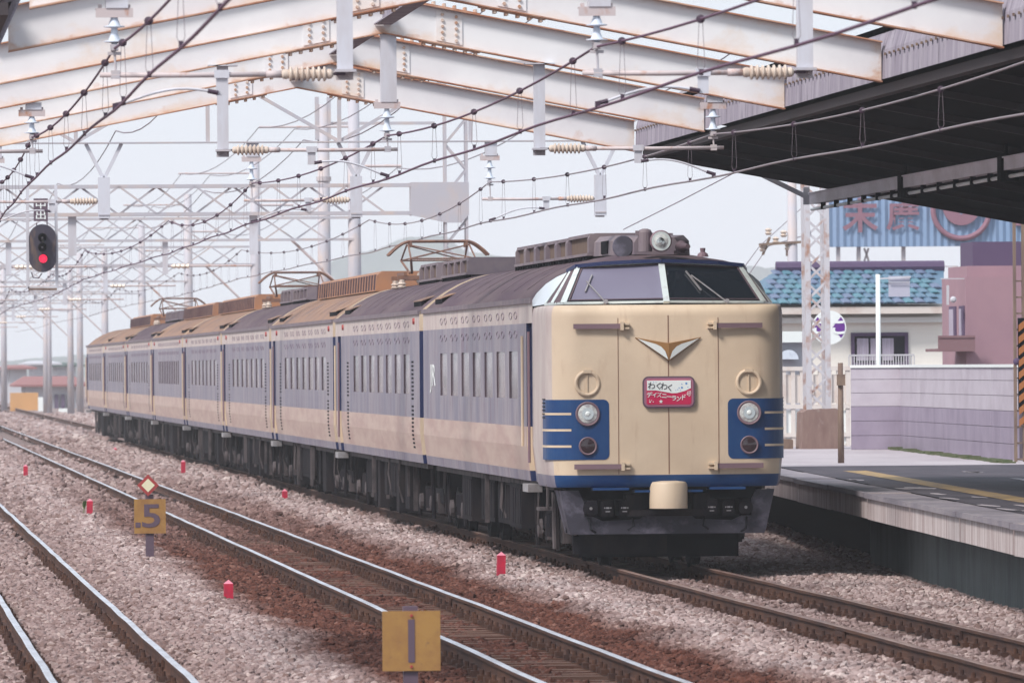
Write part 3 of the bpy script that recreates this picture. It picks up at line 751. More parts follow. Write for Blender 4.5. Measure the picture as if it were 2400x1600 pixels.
def cooler(root, oy, ya, yb, xs=(-.52, .52), z0=3.9, z1=4.27, nb=1, name='cooler'):
    """shaped air conditioner box: rounded top, deep grille bays on the flank"""
    X = TX; xa, xb = X+xs[0], X+xs[1]; m = MB(); c = .07
    prof = [(xa, z0+.03), (xa, z1-c), (xa+c*.4, z1-c*.3), (xa+c*1.3, z1), (xb-c*1.3, z1), (xb-c*.4, z1-c*.3), (xb, z1-c), (xb, z0+.03)]
    n = len(prof); bay = (yb-ya)/nb
    rib = .16*min(1, bay/1.2)
    for k in range(nb):
        a = oy+ya+k*bay
        # solid rib
        m.add([(x, a, z) for x, z in prof]+[(x, a+rib, z) for x, z in prof], [tuple(range(n)), tuple(range(2*n-1, n-1, -1))]+[(i, i+n, i+n+1, i+1) for i in range(n-1)])
    a = oy+yb; m.add([(x, a-rib*.6, z) for x, z in prof]+[(x, a, z) for x, z in prof], [tuple(range(n)), tuple(range(2*n-1, n-1, -1))]+[(i, i+n, i+n+1, i+1) for i in range(n-1)])
    m.box(xa+.02, xb-.02, oy+ya+.05, oy+yb-.05, z1-.045, z1-.004); m.box(xa-.02, xb+.02, oy+ya, oy+yb, z0, z0+.035)
    co = m.build(name, EQUIP, root)
    MB().box(xa+.06, xb-.06, oy+ya+.05, oy+yb-.05, z0+.03, z1-.04).build('grille', GRILLE, co)
    f = MB(); y = oy+ya+.2
    while y < oy+yb-.1: f.box(xa-.01, xa+.07, y, y+.1, z0-.1, z0+.0); f.box(xb-.07, xb+.01, y, y+.1, z0-.1, z0); y += .38
    f.build('mounting_foot', BLACK, co, kind='stuff')
    return co

def orange_duct(root, oy, ya, yb, z0=3.88, z1=4.24):
    X = TX; m = MB(); prof = [(-.62, z0), (-.60, z1-.08), (-.5, z1), (.5, z1), (.60, z1-.08), (.62, z0)]; n = len(prof)
    m.add([(X+x, oy+ya, z) for x, z in prof]+[(X+x, oy+yb, z) for x, z in prof], [tuple(range(n)), tuple(range(2*n-1, n-1, -1))]+[(i, i+n, i+n+1, i+1) for i in range(n-1)])
    d = m.build('equipment_cover', RUSTO, root)
    r = MB(); y = ya+.25
    while y < yb-.1:
        for sg in (-1, 1): r.bar((X+sg*.622, oy+y, z0+.02), (X+sg*.602, oy+y, z1-.06), .05, .012, up=(0, 1, 0))
        y += .72
    r.build_each('cover_rib', ROOF, d)

def side_vent(root, oy, ya, l=1.3):
    x, z = TX-1.31, 3.47; m = MB().box(x-.05, x+.16, oy+ya, oy+ya+l, z-.03, z+.045)
    v = m.build('roof_vent', BLACK, root)
    h = MB().add([(x-.06, oy+ya-.05, z+.045), (x+.40, oy+ya-.05, z+.20), (x+.40, oy+ya+l+.05, z+.20), (x-.06, oy+ya+l+.05, z+.045),
                  (x-.05, oy+ya-.05, z+.06), (x+.41, oy+ya-.05, z+.215), (x+.41, oy+ya+l+.05, z+.215), (x-.05, oy+ya+l+.05, z+.06)],
                 [(0,1,2,3),(7,6,5,4),(0,4,5,1),(1,5,6,2),(2,6,7,3),(3,7,4,0)])
    h.build('vent_hood', ROOFO, v)

def gangway(root, oy, y):
    m = MB(); X = TX
    for k in range(5):
        w = .48 if k % 2 == 0 else .44; m.box(X-w, X+w, oy+y+.14*k, oy+y+.14*k+.135, 1.15, 3.3)
    m.box(X-.16, X+.16, oy+y, oy+y+.7, .72, .95)
    m.build('gangway_bellows', BLACK, root)

def lead_car():
    oy = TS
    root = thing('cab_carriage', 'cream and blue cab carriage leading the express train, headboard and V emblem on its nose', 'train carriage', (TX, TS, 0), 'carriages of the blue and cream express train')
    wins = [(4.35+1.92*i, 4.35+1.92*i+1.28) for i in range(7)]
    car_body(root, oy, 2.2, 20.4, wins, [(2.32, 3.1)], front_face=False)
    underfloor(root, oy, .6, 20.4, 11)
    gangway(root, oy, 20.4)
    X = TX
    def P(x, y, z): return (X+x, oy+y, z)
    # --- nose skin
    us = list(np.linspace(0, AF, 9)) + list(AF+np.linspace(0, RC*math.pi/2, 10)[1:]) + [AF+RC*math.pi/2+q for q in (.5, 1.1, 1.7)]
    us = [-u for u in us[:0:-1]] + us
    rows = [(1.02, .05), (1.06, .015), (1.17, 0), (1.5, 0), (3.12, 0), (3.17, .008), (3.205, .025), (3.235, .055), (3.255, .10), (3.262, .16), (3.264, .30)]
    vs = []; fs = []; mi = []; n = len(us)
    for (z, ins) in rows:
        for u in us:
            p, nn = plan(u, ins)
            if z < 1.5 and abs(u) > AF: p = p - nn*(.05*(1.5-z)/.44)*min(1, (abs(u)-AF)/.7)
            vs.append(P(p.x, p.y, z))
    for j in range(len(rows)-1):
        for i in range(n-1):
            uc = abs(us[i]+us[i+1])/2
            side = uc > AF+RC*1.0
            fs.append((j*n+i, j*n+i+1, (j+1)*n+i+1, (j+1)*n+i))
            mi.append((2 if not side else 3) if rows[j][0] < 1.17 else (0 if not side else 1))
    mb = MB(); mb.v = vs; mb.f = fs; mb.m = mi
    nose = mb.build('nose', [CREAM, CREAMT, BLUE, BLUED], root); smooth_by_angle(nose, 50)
    def sk(u, z, off): p, nn = plan(u); q = p+nn*off; return P(q.x, q.y, z)
    def patch(name, u0, u1, z0, z1, off, mat, parent, rad=.0, inner=0, n=14, th=.004):
        """thin plate that follows the nose; rounded corners at the inner end"""
        m = MB(); A = []; 
        for i in range(n+1):
            u = u0+(u1-u0)*(i/n)**(2.2 if rad else 1); dz = 0
            if rad:
                e = abs(u-u0)
                if e < rad: dz = rad-math.sqrt(max(0, rad*rad-(rad-e)**2))
            A += [sk(u, z0+dz, off), sk(u, z1-dz, off)]
        fl = [(2*i, 2*i+2, 2*i+3, 2*i+1) for i in range(n)]
        if u1 < u0: fl = [f[::-1] for f in fl]
        m.add(A, fl)
        B = []
        for i in range(n+1):
            u = u0+(u1-u0)*i/n; B += [sk(u, z0, off-th), sk(u, z1, off-th)]
        return m.build(name, mat, parent)
    for sg in (-1, 1):
        u0 = sg*.735; pl = patch('lamp_panel', u0, sg*(AF+RC*1.57+.35), 1.36, 2.10, .005, BLUE, root, rad=.07, n=40)
        for z in (1.925, 1.725, 1.525): patch('cream_stripe', sg*1.20, sg*(AF+RC*1.57+.42), z-.014, z+.014, .009, CREAM, pl)
        cx = sg*1.0
        def disc(z, r, nm, ring, lens, dz=.0):
            p, nn = plan(cx); c = P(p.x, p.y, z)
            l = MB().lathe(c, (0, -1, 0), [(0, r), (.035, r), (.04, r*.93), (.03, r*.80), (.03, r*.2)], 28).build(nm, ring, root); smooth_by_angle(l)
            g = MB().lathe((c[0], c[1]-.028, c[2]), (0, -1, 0), [(0, r*.80), (.008, r*.76), (.016, r*.45), (.018, r*.1)], 24).build('lens', lens, l); smooth_by_angle(g)
            if lens is LENS:
                b = MB().lathe((c[0], c[1]-.044, c[2]), (0, -1, 0), [(0, r*.5), (.004, r*.5), (.004, r*.38)], 20).build('reflector_ring', CHROME, l)
                MB().lathe((c[0], c[1]-.05, c[2]), (0, -1, 0), [(0, r*.22), (.012, r*.12)], 12).build('bulb', WHITE, l)
        disc(1.925, .150, 'headlight', MAUVE, LENS); disc(1.53, .112, 'tail_light', MAUVE, LAMPD)
        # blanked disc ring above
        p, nn = plan(cx); c = Vector(P(p.x, p.y, 2.30)); pts = []
        for k in range(29):
            a = 2*math.pi*k/28; pts.append((c.x+.142*math.sin(a), c.y-.012, c.z+.142*math.cos(a)))
        rg = MB().torus((c.x, c.y-.01, c.z), (0, 1, 0), .142, .023).build('round_plate', CREAM, root); smooth_by_angle(rg)
        b = MB().box(c.x-.006, c.x+.006, c.y-.014, c.y-.002, c.z-.14, c.z+.12).box(c.x-.05, c.x+.05, c.y-.035, c.y, c.z+.125, c.z+.165)
        b.build('hinge', CREAM, rg)
        # grab bars
        for z in (3.0, 1.275):
            b = MB(); xa, xb = sg*.58, sg*1.17
            pa, _ = plan(xa); pb, _ = plan(xb)
            b.bar(P(xa, pa.y-.055, z), P(xb, pb.y-.05, z), .03, .062)
            gb = b.build('grab_bar', MAUVE, root)
            q = MB(); q.box(X+sg*.535-.05, X+sg*.535+.05, oy-.05, oy+.03, z-.035, z-.015).box(X+sg*.535-.05, X+sg*.535+.05, oy-.05, oy+.03, z+.015, z+.04)
            q.box(X+sg*.575-.02, X+sg*.575+.02, oy-.07, oy+.03, z-.05, z+.055); q.build('bracket', CREAM, gb)
        # jumper louvre at the corner
        lv = MB()
        for k in range(6):
            z = 1.88+.045*k; u = sg*(AF+RC*1.57+.02); a, b = sk(u, z, .006), sk(u+sg*.28, z, .006)
            lv.bar(a, b, .022, .012)
        lv.build('louvre', BLACK, root)
        # gangway door seams
        sm = MB(); p, _ = plan(sg*.62); sm.box(X+sg*.62-.004, X+sg*.62+.004, oy+p.y-.004, oy+p.y+.02, 1.18, 3.1); sm.build('door_seam', SEAM, root)
    MB().box(X-.006, X+.006, oy-.004, oy+.02, 1.18, 3.13).build('door_seam', SEAM, root)
    # --- windscreen
    for sg in (-1, 1):
        c0 = Vector((0, .17, 3.30)); k0 = Vector((1.235, .44, 3.29)); c1 = Vector((0, .78, 3.80))
        nrm = (k0-c0).cross(c1-c0)
        def onp(x, z): return Vector((x, c0.y-(nrm.x*(x-c0.x)+nrm.z*(z-c0.z))/nrm.y, z))
        k1 = onp(1.0, 3.752); e0 = Vector((1.415, 1.12, 3.285)); e1 = Vector((1.10, 1.30, 3.69))
        f = lambda v: P(sg*v.x, v.y, v.z)
        fl = (lambda q: q) if sg > 0 else (lambda q: q[::-1])
        gl = MB().add([f(c0), f(k0), f(k1), f(c1)], [fl((0,1,2,3))]).build('windscreen', GLASS, root)
        sh = Vector((0, .02, -.02))
        ww = MB()
        for a, b, w in ((c0, k0, .035), (k0, k1, .05), (k1, c1, .04)): ww.bar(f(a), f(b), w, .03)
        ww.build('window_frame', ALU, gl)
        w2 = MB()
        o_ = .065
        q0, q1 = c0.lerp(k0, .03), c1.lerp(k1, .03); r0, r1 = c0.lerp(k0, .965), c1.lerp(k1, .955)
        for a, b in ((q0.lerp(q1, .07), r0.lerp(r1, .07)), (r0.lerp(r1, .05), r0.lerp(r1, .94)), (q0.lerp(q1, .93), r0.lerp(r1, .93))): w2.bar(f(a-sh*.3), f(b-sh*.3), .018, .012)
        w2.build('gasket', GASK, gl)
        sw = MB().add([f(k0), f(e0), f(e1), f(k1)], [fl((0,1,2,3))]).build('side_window', GLASS, root)
        w3 = MB()
        for t, w in ((.12, .045), (.62, .045), (.95, .03)):
            w3.bar(f(k0.lerp(e0, t)), f(k1.lerp(e1, t)), w, .04)
        w3.bar(f(k0), f(e0), .03, .03); w3.bar(f(k1), f(e1), .03, .03); w3.build('window_frame', ALU, sw)
        w4 = MB()
        for t in (.32, .44, .80): w4.bar(f(k0.lerp(e0, t)), f(k1.lerp(e1, t)), .05, .03)
        w4.build('gasket', GASK, sw)
        # cheek panel from the side window back to the gutter
        ch = [e0, Vector((1.45, 1.5, 3.275)), Vector((1.475, 1.9, 3.27)), Vector((1.475, 2.2, 3.27)), Vector((1.478, 2.2, 3.345)), Vector((1.445, 1.95, 3.43)), Vector((1.35, 1.68, 3.545)), Vector((1.23, 1.47, 3.63)), e1]
        cc = Vector((1.40, 1.6, 3.42)); m = MB(); vs2 = [f(v) for v in ch]+[f(cc)]
        m.add(vs2, [fl((i, (i+1) % 9, 9)) for i in range(9)])
        o = m.build('cheek_panel', M('pale cheek paint' if sg < 0 else 'pale cheek paint far', (.55, .60, .66), rough=.5), root, smooth=True)
        # wiper
        wp = MB(); base = c0.lerp(k0, .60)+Vector((0, -.05, .0)) if sg < 0 else c0.lerp(k0, .62)+Vector((0, -.05, 0))
        tip = onp(.94, 3.56)+Vector((0, -.05, .0)) if sg < 0 else onp(.36, 3.63)+Vector((0, -.05, 0))
        wp.tube([f(base), f(base.lerp(tip, .5)+Vector((0, -.02, .0))), f(tip)], .009, 5)
        if sg < 0: b0, b1 = onp(.86, 3.64), onp(.97, 3.43)
        else: b0, b1 = onp(.30, 3.68), onp(.46, 3.44)
        off = Vector((0, -.035, 0)); wp.bar(f(b0+off), f(b1+off), .016, .02)
        wp.lathe(f(base), (0, -1, .3), [(0, .03), (.04, .03)], 8)
        wp.build('wiper', STEEL, root)
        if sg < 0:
            MB().add([f(c0.lerp(c1, .06).lerp(k0.lerp(k1, .06), .03)+Vector((0, -.006, 0))), f(c0.lerp(c1, .06).lerp(k0.lerp(k1, .06), .95)+Vector((0, -.006, 0))), f(c0.lerp(c1, .93).lerp(k0.lerp(k1, .93), .95)+Vector((0, -.006, 0))), f(c0.lerp(c1, .93).lerp(k0.lerp(k1, .93), .03)+Vector((0, -.006, 0)))], [(3,2,1,0)]).build('sky_lit_glass', SKYREF, gl)
    # --- cab roof: from the brow back to the full arch
    brow = [(-1.478, 2.2, 3.345), (-1.445, 1.95, 3.432), (-1.35, 1.68, 3.548), (-1.23, 1.47, 3.633), (-1.10, 1.30, 3.695), (-1.02, .96, 3.755), (-.7, .86, 3.785), (-.35, .79, 3.802), (0, .75, 3.81)]
    brow = brow + [(-x, y, z) for x, y, z in brow[-2::-1]]
    rp = roof_pts(16); m = MB(); vs = []; fs = []; nn = len(brow)
    for t in (0, .18, .4, .65, 1.):
        for i in range(nn):
            b = Vector(brow[i]); x, z = rp[i]; e = Vector((x, 2.25, z)); p = b.lerp(e, t)
            lift = .035*math.sin(math.pi*min(1, t*1.0))*(1-abs(i-8)/8)**.5
            vs.append(P(p.x, p.y, p.z+lift))
    for j in range(4):
        for i in range(nn-1): fs.append((j*nn+i, j*nn+i+1, (j+1)*nn+i+1, (j+1)*nn+i))
    m.add(vs, fs); cr = m.build('cab_roof', ROOF, root, smooth=True)
    bw = MB()
    for i in range(4, nn-5): bw.bar(P(brow[i][0], brow[i][1]-.03, brow[i][2]), P(brow[i+1][0], brow[i+1][1]-.03, brow[i+1][2]), .07, .045)
    bw.build('brow', BLUEN, cr)
    # centre pillar
    MB().bar(P(0, .155, 3.29), P(0, .765, 3.80), .075, .04).build('centre_pillar', ALU, root)
    # --- roof lamp, horn, whistle cover
    lp = MB(); zc = 4.055; lp.lathe(P(-.0, .72, zc), (0, 1, 0), [(0, .122), (.02, .136), (.05, .136), (.10, .125), (.30, .115), (.42, .05)], 28)
    rl = lp.build('roof_headlight', MAUVE, root); smooth_by_angle(rl)
    b = MB().lathe(P(0, .735, zc), (0, -1, 0), [(0, .119), (.016, .119), (.016, .097)], 28).build('lamp_rim', ALU, rl); smooth_by_angle(b)
    b = MB().lathe(P(0, .725, zc), (0, -1, 0), [(0, .097), (.004, .095), (.018, .058), (.02, .02)], 24).build('lens', LENS, rl); smooth_by_angle(b)
    MB().lathe(P(-.01, .70, zc-.005), (0, -1, 0), [(0, .055), (.01, .05), (.012, .02)], 16).build('bulb', CHROME, rl)
    f = MB().lathe(P(-.17, 1.0, 3.93), (0, 0, 1), [(0, .085), (.24, .085), (.27, .07), (.285, .03)], 16).box(X-.29, X-.20, oy+.97, oy+1.03, 4.13, 4.19)
    f.build('whistle_housing', EQUIP, root)
    h = MB(); h.lathe(P(.27, .95, 3.985), (.2, -1, 0), [(0, .075), (.03, .08), (.10, .05), (.3, .03)], 12); h.box(X+.2, X+.32, oy+.9, oy+1.1, 3.9, 3.94); h.build('air_horn', GASK, root)
    h = MB(); h.lathe(P(.55, 1.0, 3.86), (0, 0, 1), [(0, .075), (.04, .06), (.06, .03), (.11, .035)], 10); h.build('antenna_base', MAUVE, root)
    # faired housing behind the lamp + coolers
    m = MB(); prof = [(-.50, 3.9), (-.49, 4.08), (-.42, 4.15), (.42, 4.15), (.49, 4.08), (.5, 3.9)]; n = len(prof)
    m.add([P(x*.55, 1.35, 3.88+(z-3.88)*.85) for x, z in prof]+[P(x, 2.0, z) for x, z in prof]+[P(x, 4.2, z+.02) for x, z in prof],
          [tuple(range(n)), tuple(range(3*n-1, 2*n-1, -1))]+[(i, i+n, i+n+1, i+1) for i in range(n-1)]+[(i+n, i+2*n, i+2*n+1, i+n+1) for i in range(n-1)])
    hs = m.build('roof_fairing', EQUIP, root)
    MB().box(X-.515, X-.46, oy+2.35, oy+3.1, 3.93, 4.09).build('intake', BLACK, hs)
    m = MB(); m.lathe(P(-.40, 1.45, 4.0), (-.35, -1, 0), [(0, .14), (.02, .13), (.02, .02)], 18); m.build('end_plate', SKIRT, hs)
    cooler(root, oy, 4.25, 7.2, (-.56, .56), 3.93, 4.22, 1)
    for k in range(5): cooler(root, oy, 7.25+1.55*k, 7.25+1.55*k+1.5, (-.56, .56), 3.93, 4.21, 1)
    side_vent(root, oy, 18.3, 1.2)
    # --- emblem
    E = lambda x, z, d: P(x, -d, z)
    eb = MB().add([E(-.41, 2.86, .01), E(0, 2.785, .075), E(0, 2.575, .055), E(-.41, 2.85, .0), E(0, 2.79, .0), E(0, 2.57, .0)],
                  [(0, 2, 1), (3, 0, 1, 4), (0, 3, 5, 2)])
    eb.add([E(.41, 2.86, .01), E(0, 2.785, .075), E(0, 2.575, .055), E(.41, 2.85, .0), E(0, 2.79, .0), E(0, 2.57, .0)],
                  [(0, 1, 2), (3, 4, 1, 0), (0, 2, 5, 3)])
    em = eb.build('emblem', GOLD, root)
    for sg in (-1, 1):
        lf = [(-.385, 2.847), (-.27, 2.81), (-.16, 2.778), (-.095, 2.745), (-.045, 2.69), (-.016, 2.61), (-.010, 2.588), (-.2, 2.722)]
        pts = []
        for x, z in lf:
            d = .01+(.41+x)/.41*.055+.010
            pts.append(E(sg*-x if sg > 0 else x, z, d))
        MB().add(pts, [tuple(range(8))[::-1] if sg < 0 else tuple(range(8))]).build('emblem_leaf', SILVER, em)
    # --- headboard
    def rrect(w, h, r, y, cz, n=6):
        pts = []
        for (cx, cz2, a0) in ((w/2-r, h/2-r, 0), (-w/2+r, h/2-r, 90), (-w/2+r, -h/2+r, 180), (w/2-r, -h/2+r, 270)):
            for k in range(n+1):
                a = math.radians(a0+90*k/n); pts.append(P(cx+r*math.cos(a), y, cz+cz2+r*math.sin(a)))
        return pts
    cz = 2.185
    hb = MB().prism(rrect(.645, .39, .075, -.035, cz), (0, .05, 0)).build('headboard', PURP, root)
    MB().prism(rrect(.61, .355, .06, -.040, cz), (0, .005, 0)).build('frame', M('headboard frame', (.32, .13, .2), rough=.45), hb)
    MB().prism(rrect(.555, .305, .03, -.044, cz), (0, .004, 0)).build('red_field', RED, hb)
    wave = [(-.272, cz+.145), (.272, cz+.145), (.272, cz+.048), (.2, cz+.015), (.1, cz-.012), (.04, cz-.014), (-.06, cz+.004), (-.16, cz+.022), (-.272, cz+.022)]
    MB().prism([P(x, -.047, z) for x, z in wave], (0, .003, 0)).build('white_field', WHITE, hb)
    for ch, x, z, a in (('わ', -.215, .080, -6), ('く', -.128, .076, -6), ('わ', -.062, .072, -8), ('く', .012, .056, -10)):
        a = math.radians(a); letters('lettering', ch, .098, P(x, -.0495, cz+z), (math.cos(a), 0, math.sin(a)), (-math.sin(a), 0, math.cos(a)), INK, hb, bold=.001)
    s = 'ディズニーランド号'; xs = np.linspace(-.24, .245, len(s)); zz = [-.030, -.032, -.032, -.045, -.055, -.075, -.078, -.062, -.022]
    for ch, x, z in zip(s, xs, zz):
        letters('lettering', ch, .072, P(x, -.0495, cz+z), (1, 0, -.08 if x < .1 else .22), (.06, 0, 1), WHITE, hb, bold=0 if ch in 'ズ号' else .0014)
    for x, z, r, mt in ((.215, .105, .014, DOTB), (.16, .055, .013, DOTB), (.16, .098, .007, DOTB), (.125, .052, .007, DOTB), (.11, .03, .006, DOTB), (.145, .022, .005, DOTB), (.235, .06, .006, DOTB), (.085, .022, .005, DOTB), (-.19, .122, .005, DOTB), (-.16, .124, .004, DOTB), (-.235, -.118, .01, WHITE), (-.215, -.10, .005, WHITE), (-.195, -.118, .006, WHITE), (-.24, -.095, .005, WHITE)):
        MB().prism([P(x+r*math.cos(2*math.pi*k/8), -.0495, cz+z+r*math.sin(2*math.pi*k/8)) for k in range(8)], (0, .002, 0)).build('printed_dot', mt, hb)
    st = []
    for k in range(10):
        r = .028 if k % 2 == 0 else .0115; a = math.pi/2+k*math.pi/5; st.append(P(-.10+r*math.cos(a), -.0495, cz-.115+r*math.sin(a)))
    MB().prism(st, (0, .002, 0)).build('printed_star', WHITE, hb)
    # --- lettering on the flank
    letters('lettering', 'JR', .6, (X-HW-.006, oy+18.55, 2.34), (0, -1, 0), (0, 0, 1), WHITE, root, fit=(1.0, .42))
    # --- front end below the body
    m = MB(); m.lathe(P(0, .1, .755), (0, 0, 1), [(0, .235), (.30, .235), (.325, .22), (.34, .12)], 32)
    m.v = [(v[0], oy+.1+(v[1]-oy-.1)*1.15, v[2]) for v in m.v]
    smooth_by_angle(m.build('coupler_cover', CREAM, root), 40)
    # plough: bevelled plate with cut-away shoulders
    half = [(0, .44), (1.2, .44), (1.225, .5), (1.33, .98), (1.1, .98), (1.02, .80), (.93, .66), (.80, .60), (.35, .62), (.30, .66), (0, .66)]
    pts = [(-x, z) for x, z in half[::-1]][:-1] + half[1:]
    pts = [(-x, z) for x, z in half] ; full = pts + [(x, z) for x, z in half[::-1]][1:-1]
    m = MB().prism([P(x, .22+.0*abs(x), z) for x, z in full], (0, .05, 0))
    for sg in (-1, 1):
        m.add([P(sg*1.2, .22, .44), P(sg*1.33, .22, .98), P(sg*1.33, 1.0, .98), P(sg*1.2, 1.0, .44)], [(0,1,2,3)])
    pw = m.build('snow_plough', SKIRT, root)
    MB().box(X-1.15, X+.02, oy+.5, oy+.56, .19, .42).build('guard_plate', UNDER, root)
    MB().box(X-1.0, X+1.0, oy+1.25, oy+1.3, .13, .6).build('shade_plate', BLACK, root)  # added black plate, stands in for the shade that hides the front wheels
    m = MB().box(X-1.22, X+1.22, oy+.62, oy+.7, .45, 1.03); m.build('front_bulkhead', BLACK, root)
    for sg in (-1, 1):
        b = MB().box(X+sg*.72-.22, X+sg*.72+.22, oy-.04, oy+.4, .985, 1.015).box(X+sg*.30-.12, X+sg*.30+.12, oy+.05, oy+.4, .955, .98); b.build_each('step_plate', BLUE, root)
        for k, x in enumerate((.96, .75, .54)):
            j = MB().box(X+sg*x-.075, X+sg*x+.075, oy+.16, oy+.6, .66, .86)
            if k == 0: j.lathe(P(sg*x, .16, .76), (0, -1, 0), [(0, .095), (.05, .09), (.06, .04)], 14)
            else: j.box(X+sg*x-.06, X+sg*x+.06, oy+.12, oy+.17, .69, .83)
            jo = j.build('jumper_socket', UNDER, root)
            q = MB()
            if k == 0: q.lathe(P(sg*x, .10, .76), (0, -1, 0), [(0, .02), (.006, .016)], 8)
            else:
                q.box(X+sg*x-.02, X+sg*x+.02, oy+.114, oy+.12, .755, .775); q.box(X+sg*x-.045, X+sg*x-.03, oy+.114, oy+.12, .757, .773); q.box(X+sg*x+.03, X+sg*x+.045, oy+.114, oy+.12, .757, .773); q.box(X+sg*x-.028, X+sg*x+.028, oy+.114, oy+.12, .715, .726)
            q.build('socket_label', STEEL, jo)
        c = MB(); c.tube([P(sg*.98, .2, .64), P(sg*.96, .12, .5), P(sg*.90, .14, .46)], .016, 5); c.tube([P(sg*.45, .2, .7), P(sg*.43, .14, .54), P(sg*.5, .15, .49)], .014, 5); c.build('brake_hose', BLACK, root)
        d = MB(); d.box(X+sg*.42-.1, X+sg*.42+.1, oy+.18, oy+.5, .68, .93); d.build('buffer_box', UNDER, root)
    MB().box(X-.5, X+.5, oy+.12, oy+.3, .66, .74).build('coupler_carrier', UNDER, root)
    # corner steps on the left
    s = MB().box(X-1.5, X-1.3, oy+1.1, oy+1.6, .72, .76).tube([P(-1.4, 1.1, .75), P(-1.4, 1.1, 1.05)], .02, 5).tube([P(-1.33, .95, .25), P(-1.34, .95, .95)], .03, 6)
    s.build('step_iron', UNDERL, root)
    return root
LEAD = lead_car()
ORD = ['second', 'third', 'fourth', 'fifth', 'sixth', 'seventh', 'eighth']
def coach(kind, first_s, seed):
    root = thing('passenger_carriage', '', 'train carriage', (TX, first_s, 0), 'carriages of the blue and cream express train')
    oy = first_s
    nw, wl, pt = (7, 1.25, 1.95) if kind != 'dense' else (12, .62, 1.12)
    wins = [(2.05+pt*i, 2.05+pt*i+wl) for i in range(nw)]
    roofm = ROOF if kind == 'panto' else ROOFO
    car_body(root, oy, 0, 19.8, wins, [(18.3, 19.1)], roofm=roofm)
    underfloor(root, oy, 0, 19.8, seed, first=False)
    if kind != 'dense':
        ladder_slots(root, oy, 1.25); ladder_slots(root, oy, 16.3)
    e = MB()
    for y in (1.0, 17.6): e.lathe((TX-HW, oy+y, 3.21), (-1, 0, 0), [(0, .05), (.03, .045)], 8)
    e.build('marker_lamp', REDB, root)
    if kind == 'panto':
        pantograph(root, oy, 15.2)
        cooler(root, oy, 8.8, 12.6, (-.52, .52), 3.93, 4.22, 3)
        cooler(root, oy, 2.2, 7.2, (-.56, .56), 3.93, 4.2, 4)
        b = MB()
        for i in range(7): b.lathe((TX-.35+.12*(i % 3), oy+13.0+.25*i, 3.92), (0, 0, 1), [(0, .05), (.05, .08), (.08, .05), (.12, .08), (.2, .05)], 7)
        b.build('roof_insulator', PORC, root)
        side_vent(root, oy, 1.0, 1.6); side_vent(root, oy, 17.6, 1.3)
    else:
        orange_duct(root, oy, 1.2, 18.2)
        side_vent(root, oy, .8, 1.9); side_vent(root, oy, 17.3, 1.5)
    gangway(root, oy, 19.8)
    return root
FS = 113.15
P1 = coach('panto', FS, 21); D1 = coach('duct', FS+20.5, 22)
DN = coach('dense', FS+20.5*4, 23)
P1['label'] = 'second carriage, grey roof with pantograph directly behind the cab carriage'
D1['label'] = 'third carriage, rust orange roof cover between the two nearest pantographs'
DN['label'] = 'fifth-from-front sleeping carriage with many narrow windows close together'
DN['label'] = 'sixth carriage, its many narrow windows packed close together'
dup(P1, None, (TX, FS+20.5*2, 0), 'fourth carriage, under the second pantograph from the front')
dup(D1, None, (TX, FS+20.5*3, 0), 'fifth carriage, orange roofed, coupled behind the second pantograph carriage')
dup(P1, None, (TX, FS+20.5*5, 0), 'seventh carriage, under the farthest pantograph')
dup(D1, None, (TX, FS+20.5*6, 0), 'eighth carriage, orange roofed, last but one of the train')
tl = thing('passenger_carriage', 'last carriage at the far end of the train', 'train carriage', (TX, FS+20.5*7, 0), 'carriages of the blue and cream express train')
car_body(tl, FS+20.5*7, 0, 18.2, [(2.05+1.95*i, 3.3+1.95*i) for i in range(7)], [(16.8, 17.6)], roofm=ROOFO)
underfloor(tl, FS+20.5*7, 0, 18.2, 29, first=False)
m = MB(); rp = roof_pts(); n = len(rp); oy = FS+20.5*7+18.2
vs = [(TX+x, oy, z) for x, z in rp]+[(TX+x*.9, oy+1.6, 3.3+(z-3.3)*.3) for x, z in rp]+[(TX+x*.9, oy+2.1, 1.06) for x, z in rp]
m.add(vs, [(j*n+i, j*n+i+1, (j+1)*n+i+1, (j+1)*n+i) for j in range(2) for i in range(n-1)]); m.build('rear_cab', CREAMD, tl, smooth=True)

